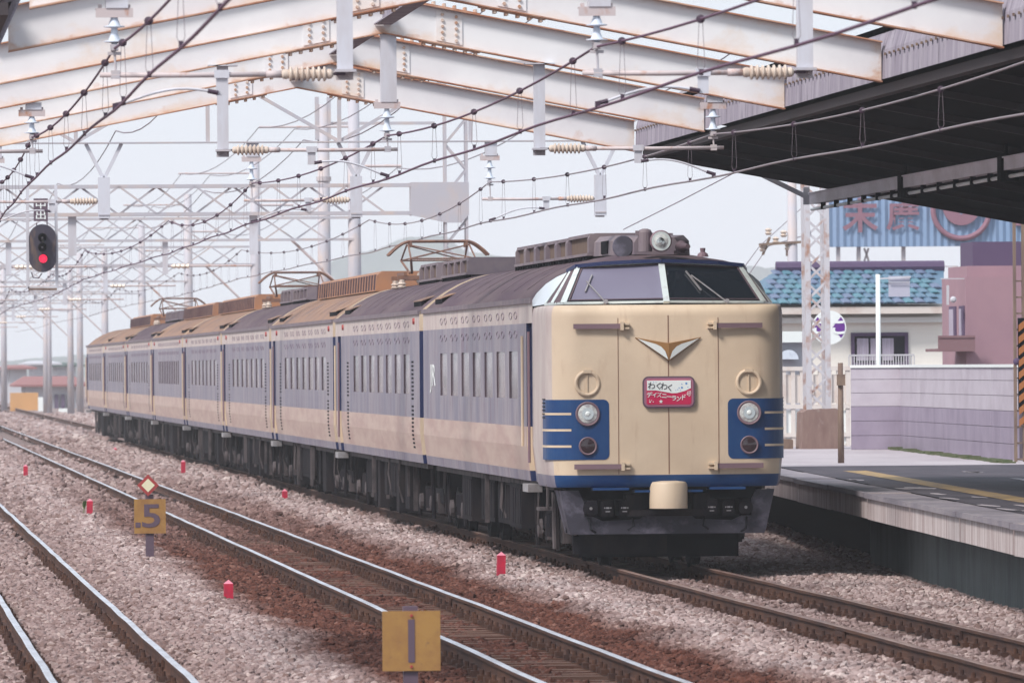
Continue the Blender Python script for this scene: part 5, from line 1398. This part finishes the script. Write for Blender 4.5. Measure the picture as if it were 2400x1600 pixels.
# wall in two planes with courses of panels
wl = thing('boundary_wall', 'lilac two tone concrete panel wall behind the platform end', 'wall', aZ(1955, 1032, .92))
A = aZ(1955, 1032, .92); B = aZ(2070, 1030, .92); Cc = aZ(2342, 1057, .92)
B.y = A.y-.3; B = Vector((aS(2070, 1030, B.y).x, B.y, .92)); hwl = aS(2000, 838, A.y).z-.92
def wall_run(a, b, n, th=.14):
    d = (b-a); L_ = d.length; e = d/L_; nr = Vector((e.y, -e.x, 0)); nr = nr if nr.dot(C0-a) > 0 else -nr
    zs = [0, .27, .54, .80, .81+.0, 1.08, 1.36, hwl]; cs = [0, .26, .53, .80, 1.05, 1.30, hwl-.05]
    for i in range(n):
        for k in range(len(cs)-1):
            p0 = a+e*(L_*i/n+.006); p1 = a+e*(L_*(i+1)/n-.006); z0, z1 = .92+cs[k]+.004, .92+cs[k+1]-.004
            pr = rnd.uniform(0, .006)
            MB().prism([p0+nr*(.02+pr)+Vector((0, 0, z0-p0.z)), p1+nr*(.02+pr)+Vector((0, 0, z0-p1.z)), p1+nr*(.02+pr)+Vector((0, 0, z1-p1.z)), p0+nr*(.02+pr)+Vector((0, 0, z1-p0.z))], -nr*.05).build('panel', WALLL if k < 3 else WALLU, wl)
    MB().prism([a, b, b+Vector((0, 0, hwl-.04)), a+Vector((0, 0, hwl-.04))], -nr*th).build('wall_core', MORT, wl)
    MB().prism([a+nr*.05+Vector((0, 0, hwl-.05)), b+nr*.05+Vector((0, 0, hwl-.05)), b+nr*.05+Vector((0, 0, hwl)), a+nr*.05+Vector((0, 0, hwl))], -nr*.22).build('coping', WHITE, wl)
wall_run(A, B, 1); wall_run(B, Cc, 5)
# cream fence left of the mast
fn = thing('fence', 'cream panel fence left of the lattice mast', 'fence', aS(1800, 1020, ms+4))
for i in range(9):
    p = aS(1780+i*21, 1020, ms+4); zt2 = aS(1800, 845, ms+4).z
    MB().box(p.x-.04, p.x+.04, ms+3.95, ms+4.05, .8, zt2).build('fence_post', FENCE, fn)
for j, py in enumerate((848, 935, 1000)):
    p, q = aS(1775, py, ms+4), aS(1952, py, ms+4); MB().box(p.x, q.x, ms+3.93, ms+3.97, p.z-.03, p.z+.05).build('rail', FENCE, fn)
for i in range(8):
    p, q = aS(1782+i*21, 860, ms+4), aS(1799+i*21, 925, ms+4); MB().box(p.x, q.x, ms+3.99, ms+4.01, q.z, p.z).build('panel', FENCE, fn)
    p, q = aS(1782+i*21, 942, ms+4), aS(1799+i*21, 1018, ms+4); MB().box(p.x, q.x, ms+3.99, ms+4.01, q.z, p.z).build('panel', WHITE, fn)
p, q = aS(1794, 1008, ms), aS(1822, 1030, ms)
tag(MB().prism([(p.x, ms, .9), (q.x, ms, .9), (q.x, ms, p.z-.02), (q.x-.04, ms, p.z), (p.x, ms, p.z)], (0, .5, 0)).build('rusty_crate', RPOST), 'small brown crate on the platform beside the train nose', 'crate')
# white hood / small shelter
SH = ms+9
sh_ = thing('small_shed', 'small white roofed shed seen between train nose and mast', 'shed', aS(1820, 830, SH))
p, q = aS(1788, 775, SH), aS(1850, 845, SH)
MB().box(p.x, q.x, SH, SH+2, .5, p.z-.1).build('wall', GREYB, sh_)
MB().box(p.x-.1, q.x+.1, SH-.3, SH+2.2, p.z-.1, p.z+.12).build('roof', WHITE, sh_)
m = MB()
for k in range(9):
    t0 = math.pi*k/8
    m.add([], [])
cq = aS(1812, 825, SH-.3); rr_ = 22*K*SH/FPX
arc = [(cq.x+rr_*math.cos(math.pi*k/10), SH-.35, cq.z+rr_*math.sin(math.pi*k/10)) for k in range(11)]
MB().prism(arc, (0, .3, 0)).build('arched_door', PORCW, sh_)
# house with blue tiled roof
HS = 170
def hp(px, py, d=0): return aS(px, py, HS+d)
hs_ = thing('house', 'cream white house with blue glazed tile roof behind the wall', 'house', hp(1950, 830))
wx0, wx1 = hp(1765, 720).x, hp(2168, 720).x; zev = hp(1950, 699).z; zrg = hp(1950, 622, 4).z
MB().box(wx0+.0, wx1, HS, HS+7, -.2, zev-.0).build('wall', HOUSE, hs_)
MB().box(wx0-.4, wx1, HS-.55, HS+.1, zev-.22, zev-.06).build('eave_board', FENCE, hs_)
MB().box(wx0-.15, wx1, HS-.2, HS+.05, zev-.42, zev-.30).build('eave_board', WHITE, hs_)
ex0, ex1, rx0, rx1 = hp(1742, 699, -.6).x, hp(2168, 699, -.6).x, hp(1782, 622, 3.5).x, hp(2168, 622, 3.5).x
rf = MB().add([(ex0, HS-.6, zev), (ex1, HS-.6, zev), (rx1, HS+3.5, zrg), (rx0, HS+3.5, zrg), (ex0, HS+7.6, zev), (ex1, HS+7.6, zev)], [(0,1,2,3), (3,2,5,4), (0,3,4)]).build('roof', TILE, hs_)
rows = 7; tile = None; cnt = 0
TIL2 = [TILE, M('teal glazed tile', (.08, .205, .26), (.07, .15, .21), 3, rough=.5), M('violet blue tile', (.11, .145, .24), rough=.5), TILE]
for r in range(rows):
    y0 = HS-.62+4.1*r/rows; y1 = HS-.62+4.1*(r+1)/rows+.05; z0 = zev+(zrg-zev)*r/rows; z1 = zev+(zrg-zev)*(r+1)/rows
    xl = ex0+(rx0-ex0)*(r/rows); nt_ = int((ex1+(rx1-ex1)*(r/rows)-xl)/.24)
    for c in range(nt_):
        x = xl+.24*c
        m = MB().add([(x+.005, y0, z0+.03), (x+.06, y0, z0+.06), (x+.17, y0, z0+.06), (x+.232, y0, z0+.03), (x+.005, y1, z1+.01), (x+.06, y1, z1+.035), (x+.17, y1, z1+.035), (x+.232, y1, z1+.01)],
                     [(0,1,5,4), (1,2,6,5), (2,3,7,6), (0,3,2,1)])
        cnt += 1
        m.build('roof_tile', rnd.choice(TIL2), rf)
MB().lathe((rx0, HS+3.5, zrg+.08), (1, 0, 0), [(0, .14), (rx1-rx0, .14)], 8).build('ridge_tile', PINKD, rf)
def window(root, p, q, s, rail=True, bars=2):
    w = MB().box(p.x-.08, q.x+.08, s-.06, s-.02, p.z, p.z+.08).box(p.x-.08, q.x+.08, s-.06, s-.02, q.z-.08, q.z).box(p.x-.08, p.x, s-.06, s-.02, q.z, p.z).box(q.x, q.x+.08, s-.06, s-.02, q.z, p.z)
    for b in range(1, bars): x = p.x+(q.x-p.x)*b/bars; w.box(x-.03, x+.03, s-.05, s-.02, q.z, p.z)
    wo = w.build('window', PINKD, root)
    MB().box(p.x, q.x, s-.02, s-.01, q.z, p.z).build('pane', GLASS, wo)
    c = MB()
    for x0, x1 in ((.05, .28), (.32, .48), (.55, .78)):
        c.box(p.x+(q.x-p.x)*x0, p.x+(q.x-p.x)*x1, s-.03, s-.022, q.z+.05, p.z-.05)
    c.build('curtain', CURT, wo)
    return wo
wo = window(hs_, hp(1962, 772), hp(2078, 832), HS)
rl = MB(); a, b = hp(1950, 818, -.5), hp(2100, 836, -.5); rl.box(a.x, b.x, HS-.52, HS-.48, a.z, a.z+.04)
for i in range(26): x = a.x+(b.x-a.x)*i/25; rl.box(x-.012, x+.012, HS-.51, HS-.49, a.z-.75, a.z)
rl.build('balcony_rail', GREYB, hs_, kind='stuff')
# white pole with board
wp_ = thing('white_pole', 'slim white pole standing in front of the blue roofed house', 'pole', aS(2018, 835, 150))
p, q = aS(2018, 630, 150), aS(2018, 845, 150)
MB().lathe((q.x, 150, .3), (0, 0, 1), [(0, .055), (p.z-.3, .045)], 10).build('shaft', WHITE, wp_, smooth=True)
bd = thing('notice_board', 'pale square board in front of the blue tiles beside the white pole', 'board', aS(2065, 655, 150.5))
a, b = aS(2041, 634, 150.5), aS(2090, 681, 150.5)
MB().box(a.x, b.x, 150.5, 150.53, b.z, a.z).build('board', M('pale lilac board', (.42, .42, .52), rough=.7), bd)
MB().bar(aS(2018, 640, 150.45), aS(2092, 636, 150.45), .03).bar(aS(2041, 648, 150.45), aS(2090, 648, 150.45), .015).build('arm', POST, bd)
# pink building
PSs = 158
def pp(px, py, d=0): return aS(px, py, PSs+d)
pk = thing('pink_building', 'mauve pink building with narrow balcony windows at the right', 'building', pp(2250, 830))
xa, xc = pp(2218, 640).x, pp(2420, 600).x
zpl = pp(2218, 636).z
MB().box(xa, xc, PSs, PSs+3.5, -.2, zpl).build('wall', PINK, pk)
MB().box(pp(2228, 620).x, xc, PSs+.4, PSs+3.2, zpl, pp(2250, 610).z).build('parapet', PINK, pk)
MB().box(pp(2258, 560).x, xc, PSs+1.5, PSs+3.3, zpl, pp(2260, 556, 2).z).build('roof_block', PINKD, pk)
for s0_, s1_ in ((.15, .85), (1.35, 2.3)):
    za, zb2 = pp(2200, 702).z, pp(2200, 790).z
    w = MB().box(xa-.03, xa+.01, PSs+s0_, PSs+s1_, zb2, za).build('window', PINKD, pk)
    MB().box(xa-.035, xa-.03, PSs+s0_+.3, PSs+s1_-.05, zb2, za-.06).build('pane', CURT, w)
a, b = pp(2155, 776, -.4), pp(2240, 800, -.4)
MB().box(a.x, b.x, PSs-.4, PSs-.35, b.z, a.z).box(a.x, b.x, PSs-.42, PSs-.33, a.z, a.z+.05).box(a.x, b.x, PSs-.4, PSs+1.5, b.z-.06, b.z).build('balcony', M('brown balcony', (.20, .115, .13), rough=.8), pk)
MB().bar(pp(2177, 655, .2), pp(2177, 700, .2), .05).bar(pp(2160, 640, .2), pp(2240, 640, .2), .02).lathe(pp(2188, 688, 0), (0, -1, 0), [(0, .05), (.1, .07), (.14, .03)], 10).build('drainpipe', GREYB, pk)
# billboard
BS = 235
def bp_(px, py, d=0): return aS(px, py, BS+d)
bb = thing('billboard', 'large sky blue corrugated rooftop billboard with faded red lettering', 'billboard', bp_(2100, 565))
x0, x1, zb0, zt0 = bp_(1905, 565).x, bp_(2470, 565).x, bp_(2100, 566).z, bp_(2100, 400).z
m = MB(); n = int((x1-x0)/.11); vs = []; fs = []
for i in range(n+1):
    x = x0+(x1-x0)*i/n; y = BS+(.025 if i % 2 else -.025); vs += [(x, y, zb0), (x, y, zt0)]
for i in range(n): fs.append((2*i, 2*i+2, 2*i+3, 2*i+1))
m.add(vs, fs); m.box(x0, x1, BS+.1, BS+.3, zb0, zt0); m.build('board', BILLB, bb)
for ch, px, py, w, h in (('末', 1976, 494, 84, 80), ('廣', 2074, 495, 78, 68)):
    p = bp_(px, py, -.12); letters('lettering', ch, 1, (p.x, BS-.1, p.z), (1, 0, 0), (0, 0, 1), SALM, bb, bold=.02, fit=(w*BS/FPX*K, h*BS/FPX*K))
p = bp_(2207, 482); rL = 66*BS/FPX*K
ring = [(p.x+rL*math.cos(2*math.pi*k/40), BS-.1, p.z+rL*math.sin(2*math.pi*k/40)) for k in range(41)]
MB().torus((p.x, BS-.1, p.z), (0, 1, 0), rL, .085, 44).build('logo_ring', SALM, bb)
inn = [(p.x+rL*.66*math.cos(math.pi+math.pi*k/16), BS-.14, p.z+.1+rL*.66*math.sin(math.pi+math.pi*k/16)) for k in range(17)]+[(p.x+rL*.36, BS-.14, p.z+.28), (p.x, BS-.14, p.z-.18), (p.x-rL*.36, BS-.14, p.z+.28)]
MB().prism(inn, (0, .1, 0)).build('logo_mark', SALM, bb)
p, q = bp_(2330, 498), bp_(2400, 518); MB().box(p.x, q.x, BS-.14, BS-.05, q.z, p.z).build('lettering', SALM, bb)
m = MB()
for px in (1925, 1972, 2075, 2225, 2270, 2400):
    p, q = bp_(px, 566, .3), bp_(px, 640, .3); m.bar((p.x, BS+.3, p.z), (p.x, BS+.3, -.3 if px != 1925 else -.3), .12)
m.bar(bp_(1972, 640, .4), bp_(1995, 570, .4), .06).bar(bp_(2010, 640, .4), bp_(1985, 570, .4), .06).bar(bp_(2130, 612, .2), bp_(2200, 612, .2), .04).build_each('support_post', GALV, bb)
# grey block far right under the billboard, pale roof left of the house
ob = thing('low_building', 'pale flat roofed building seen behind the train windscreen at right', 'building', aS(1760, 690, 200))
p, q = aS(1700, 652, 200), aS(1790, 720, 200)
MB().box(p.x, q.x, 200, 206, -.2, p.z-.2).build('wall', FENCE, ob); MB().box(p.x-.2, q.x+.2, 199.6, 206.4, p.z-.2, p.z).build('roof', WHITE, ob)
# utility pole with transformers
US = 182
up_ = thing('utility_pole', 'hazy utility pole with crossarm gear between nose and lattice mast', 'utility pole', aS(1822, 800, US))
p = aS(1822, 500, US); b = aS(1822, 830, US)
MB().lathe((b.x, US, -.2), (0, 0, 1), [(0, .17), (aS(1822, 410, US).z+.2, .11)], 12).build('shaft', GALV, up_, smooth=True)
a, b2 = aS(1742, 562, US), aS(1840, 556, US)
m = MB().bar((a.x, US-.1, a.z), (b2.x, US-.1, b2.z), .08, .06).bar(aS(1752, 585, US), aS(1768, 545, US), .06).bar(aS(1808, 588, US), aS(1808, 555, US), .06)
m.build('crossarm', RPOST, up_)
m = MB()
for px, py in ((1752, 578), (1765, 540), (1782, 560), (1800, 545), (1810, 575)):
    p = aS(px, py, US); m.lathe(p, (0, 0, 1), [(0, .05), (.05, .09), (.08, .05), (.13, .09), (.17, .04)], 8)
m.build_each('insulator', PORC, up_)
a, b = aS(1802, 648, US-.3), aS(1850, 690, US-.3); MB().box(a.x, b.x, US-.5, US-.2, b.z, a.z).build('pole_box', M('pale pole box', (.5, .47, .55), rough=.7), up_)
tag(MB().tube([aS(1690, 640, US), aS(1745, 565, US), aS(1850, 470, US+4)], .012, 4).tube([aS(1700, 660, US), aS(1765, 565, US), aS(1850, 540, US+4)], .012, 4).build('service_wire', WIREL), 'thin service wires reaching the hazy utility pole', 'wire')
# striped column at the right edge
cb = aZ(2346, 1060, .92)
tc = thing('canopy_column', 'canopy column with orange and black stripes at the right edge', 'column', (cb.x, cb.y, .92))
zt3 = aS(2346, 470, cb.y).z
m = MB()
for dx in (-.09, .05): m.box(cb.x+dx-.02, cb.x+dx+.02, cb.y-.05, cb.y+.05, .92, zt3)
for k in range(12): m.box(cb.x-.1, cb.x+.5, cb.y-.03, cb.y+.03, .95+k*.26, .975+k*.26)
m.build('lattice_leg', RPOST, tc)
for k in range(9):
    z0 = aS(2346, 735, cb.y).z-k*.19
    MB().prism([(cb.x-.04, cb.y-.08, z0-.19), (cb.x+.45, cb.y-.08, z0+.2), (cb.x+.45, cb.y-.08, z0+.31), (cb.x-.04, cb.y-.08, z0-.08)], (0, .02, 0)).build('stripe', TIGY, tc)
MB().box(cb.x-.05, cb.x+.46, cb.y-.06, cb.y-.04, aS(2346, 940, cb.y).z, aS(2346, 730, cb.y).z).build('stripe_board', BLACK, tc)
MB().lathe(aS(2334, 830, cb.y), (0, -1, 0), [(0, .05), (.06, .06), (.08, .02)], 10).build('lamp_box', PINKD, tc)

# ================================================================== LEFT BACKGROUND
FS2 = 500
def lp_(px, py, d=0): return aS(px, py, FS2+d)
def simple(name, label, cat, px0, py0, px1, py1, s, depth, mat, roof=None, rh=.0):
    a, b = aS(px0, py0, s), aS(px1, py1, s); t = thing(name, label, cat, (a.x, s, b.z))
    MB().box(a.x, b.x, s, s+depth, min(b.z, -.2), a.z).build('wall', mat, t)
    if roof:
        c = aS(px0, py0-rh, s+depth/2); MB().prism([(a.x-.8, s-.8, a.z), (b.x+.8, s-.8, a.z), (b.x+.8, s-.8, a.z+.15), (a.x-.8, s-.8, a.z+.15)], (0, depth+1.6, 0)).add([(a.x-.8, s-.8, a.z+.15), (b.x+.8, s-.8, a.z+.15), (b.x, s+depth/2, c.z), (a.x, s+depth/2, c.z), (a.x-.8, s+depth+.8, a.z+.15), (b.x+.8, s+depth+.8, a.z+.15)], [(0,1,2,3),(3,2,5,4),(0,3,4),(1,5,2)]).build('roof', roof, t)
    return t
st_ = simple('station_hut', 'small pale building with long dull red roof left of the train end', 'building', 58, 888, 176, 955, 520, 12, GREYB, REDR, 24)
for px in (125, 140, 155):
    a, b = aS(px, 905, 519.8), aS(px+9, 945, 519.8); MB().box(a.x, b.x, 519.75, 519.9, b.z, a.z).build('window', PINKD, st_)
simple('orange_container', 'orange box shaped container beside the far tracks', 'container', 25, 902, 88, 950, 490, 3, ORNG)
simple('white_cabinet', 'white equipment cabinet right of the orange container', 'cabinet', 89, 912, 112, 955, 480, 2, WHITE)
simple('white_cabinet', 'white cabinet below the red roofed building at the train end', 'cabinet', 136, 938, 166, 960, 475, 1.5, WHITE)
for i, (px0, py0, px1) in enumerate([(22, 848, 62), (75, 838, 120), (-60, 850, 10), (130, 842, 175)]):
    simple('far_house', ['hazy pale house at the far left edge', 'hazy pale house right of the far left pole', 'hazy house cut off by the leftmost far pole', 'hazy pale house just left of the train end'][i], 'house', px0, py0, px1, 930, 600+20*i, 14, GREYB, [REDR, GREYB, GREYB, WOOD][i], 10)
def hill(name, label, pts, s, depth=160):
    m = MB(); top = []; 
    for i in range(len(pts)-1):
        (xa, ya), (xb, yb) = pts[i], pts[i+1]
        for k in range(10):
            t = k/10; px = xa+(xb-xa)*t; py = ya+(yb-ya)*(3*t*t-2*t**3)+mnoise.noise(Vector((px*.06, s, 0)))*5; top.append(aS(px, py, s))
    rows_ = []
    for j, (f, dd) in enumerate(((0, -depth*.6), (.5, -depth*.3), (.85, -depth*.1), (1, 0), (.8, depth*.3), (0, depth))):
        rows_.append([(p.x, p.y+dd+6*mnoise.noise(Vector((p.x*.03, j, 3))), -.5+(p.z+.5)*(f+(.05*mnoise.noise(Vector((p.x*.05, j*2, 1))) if 0 < f < 1 else 0))) for p in top])
    vs = [v for r in rows_ for v in r]; n = len(top)
    m.add(vs, [(j*n+i, j*n+i+1, (j+1)*n+i+1, (j+1)*n+i) for j in range(5) for i in range(n-1)])
    o = m.build(name, WOOD, smooth=True, kind='structure'); o['label'] = label
hill('hill', 'hazy blue wooded hill behind the pantographs', [(560, 700), (700, 640), (790, 590), (850, 575), (940, 545), (1010, 540), (1080, 580), (1250, 600), (1500, 640), (1700, 610), (1780, 615), (1900, 660)], 2800, 400)
hill('hill', 'hazy low tree line at the far left', [(-200, 835), (20, 828), (110, 820), (230, 812), (420, 800), (640, 760), (900, 750)], 2600, 400)

# ================================================================== LINESIDE MARKERS
def peg(px, py, X, h, label, tilt=0):
    p = aZ(px, py, -.12); p = aZ(px, py, gz(p.x, p.y)); p = aZ(px, py, gz(p.x, p.y)); z0 = p.z-.05
    t = thing('marker_peg', label, 'marker peg', (p.x, p.y, z0), 'red marker pegs between the tracks')
    w = .052; zt = z0+.05+h
    MB().add([(p.x-w, p.y-w, z0), (p.x+w, p.y-w, z0), (p.x+w, p.y+w, z0), (p.x-w, p.y+w, z0), (p.x-w+tilt, p.y-w, zt), (p.x+w+tilt, p.y-w, zt), (p.x+w+tilt, p.y+w, zt), (p.x-w+tilt, p.y+w, zt)],
             [(0,1,5,4), (1,2,6,5), (2,3,7,6), (3,0,4,7), (4,5,6,7)]).build('stake', PEG, t)
    MB().add([(p.x-w+tilt, p.y-w, zt), (p.x+w+tilt, p.y-w, zt), (p.x+w+tilt, p.y+w, zt), (p.x-w+tilt, p.y+w, zt), (p.x+tilt, p.y, zt+.045)], [(0,1,4), (1,2,4), (2,3,4), (3,0,4)]).build('cap', PEGT, t)
peg(525, 1380, 4.12, .20, 'red peg left of the yellow 1 sign', .0)
peg(206, 1190, 4.10, .31, 'red peg with green weed left of the .5 sign', .004)
peg(59, 1103, 4.08, .34, 'red peg standing alone between the left and middle tracks, farthest from the signs', 0)
peg(1150, 1330, 7.78, .30, 'red peg nearest the train nose', .01)
peg(654, 1152, 8.2, .21, 'red peg below the middle of the train', 0)
peg(421, 1095, 7.9, .37, 'red peg between the .5 sign and the rear carriages', 0)
peg(264, 1040, 8.0, .14, 'small red peg near the rear of the train', 0)
peg(175, 1000, 8.5, .14, 'tiny red peg farthest away by the train end', 0)
# km posts
def board(p0, p1, s, mat, parent, th=.02): return MB().box(p0.x, p1.x, s, s+th, p1.z, p0.z).build('board', mat, parent)
s = 57.5
k1 = thing('distance_sign', 'ochre distance sign with the figure 1 in the foreground', 'sign', aS(945, 1600, s))
a, b = aS(878, 1403, s), aS(1012, 1539, s); board(a, b, s, YEL, k1)
c = aS(944, 1470, s)
MB().box(c.x-.055, c.x+.055, s+.025, s+.12, -.3, aS(944, 1392, s).z).build('post', PURP, k1)
a, b = aS(937, 1422, s), aS(953, 1520, s); MB().box(a.x, b.x, s-.004, s-.001, b.z, a.z).build('figure', PURP, k1)
for py in (1413, 1530): MB().lathe(aS(945, py, s), (0, -1, 0), [(0, .012), (.012, .01)], 8).build('bolt', REDB, k1)
s = 103.
k5 = thing('distance_sign', 'ochre distance sign reading .5 with a red diamond on top', 'sign', aS(342, 1262, s))
a, b = aS(308, 1146, s), aS(381, 1224, s); bo = board(a, b, s, YEL, k5)
c = aS(344, 1190, s); MB().box(c.x-.055, c.x+.055, s+.025, s+.11, -.3, aS(344, 1135, s).z).build('post', PURP, k5)
p5 = aS(347, 1184, s); letters('figure', '5', .4, (p5.x, s-.004, p5.z), (1, 0, 0), (0, 0, 1), PURP, k5, bold=.006, fit=(.25, .32))
p5 = aS(317, 1205, s); MB().box(p5.x-.035, p5.x+.035, s-.005, s-.001, p5.z-.035, p5.z+.035).build('figure', PURP, k5)
c = aS(340, 1114, s); r = 25*K*s/FPX
MB().prism([(c.x-r, s-.01, c.z), (c.x, s-.01, c.z-r), (c.x+r, s-.01, c.z), (c.x, s-.01, c.z+r)], (0, .02, 0)).build('diamond_frame', REDB, k5)
MB().prism([(c.x-r*.62, s-.014, c.z), (c.x, s-.014, c.z-r*.62), (c.x+r*.62, s-.014, c.z), (c.x, s-.014, c.z+r*.62)], (0, .003, 0)).build('diamond_centre', YELP, k5)
# small weed by the second peg
wd = MB(); p = aZ(193, 1188, -.12); p = aZ(193, 1188, gz(p.x, p.y)); z0 = p.z
for i in range(14):
    a = rnd.uniform(0, 6.28); l = rnd.uniform(.02, .05); wd.add([(p.x, p.y, z0+.12), (p.x+l*math.cos(a), p.y, z0+.2+rnd.uniform(0, .12)), (p.x+l*math.cos(a)+.02, p.y+.02, z0+.22+rnd.uniform(0, .1))], [(0,1,2)])
wd.tube([(p.x, p.y, z0), (p.x, p.y, z0+.2)], .006, 4)
tag(wd.build('weed', M('weed green', (.10, .17, .04), rough=.9)), 'small green weed beside the red peg left of the .5 sign', 'weed')
# white scraps of litter lying on the ballast
for i, (px, py, X) in enumerate([(430, 1222, 4.95), (728, 1178, 7.6), (1180, 1500, 6.2), (262, 1010, 7.9)]):
    p = aZ(px, py, -.12); p = aZ(px, py, gz(p.x, p.y)); z = p.z+.03
    m = MB().add([(p.x-.03, p.y-.03, z), (p.x+.025, p.y-.04, z+.015), (p.x+.035, p.y+.03, z+.005), (p.x-.02, p.y+.03, z+.025), (p.x, p.y, z+.035)], [(0,1,4), (1,2,4), (2,3,4), (3,0,4)])
    tag(m.build('paper_scrap', WHITE), ['white paper scrap right of the .5 sign', 'white paper scrap beside the rail below the train', 'white paper scrap between the middle rails', 'white paper scrap near the end of the train'][i], 'litter')

# ================================================================== HAZE
hz = bpy.data.materials.new('haze air'); hz.use_nodes = True; t = hz.node_tree
t.nodes.remove(t.nodes['Principled BSDF']); pv = t.nodes.new('ShaderNodeVolumePrincipled')
pv.inputs['Color'].default_value = (.93, .94, .98, 1); pv.inputs['Density'].default_value = HAZE; pv.inputs['Anisotropy'].default_value = .1
t.links.new(pv.outputs[0], t.nodes['Material Output'].inputs['Volume'])
h = MB().box(-1500, 2600, -20, 5400, -2, 140).build('haze', hz, kind='stuff'); h['label'] = 'pale daylight haze'
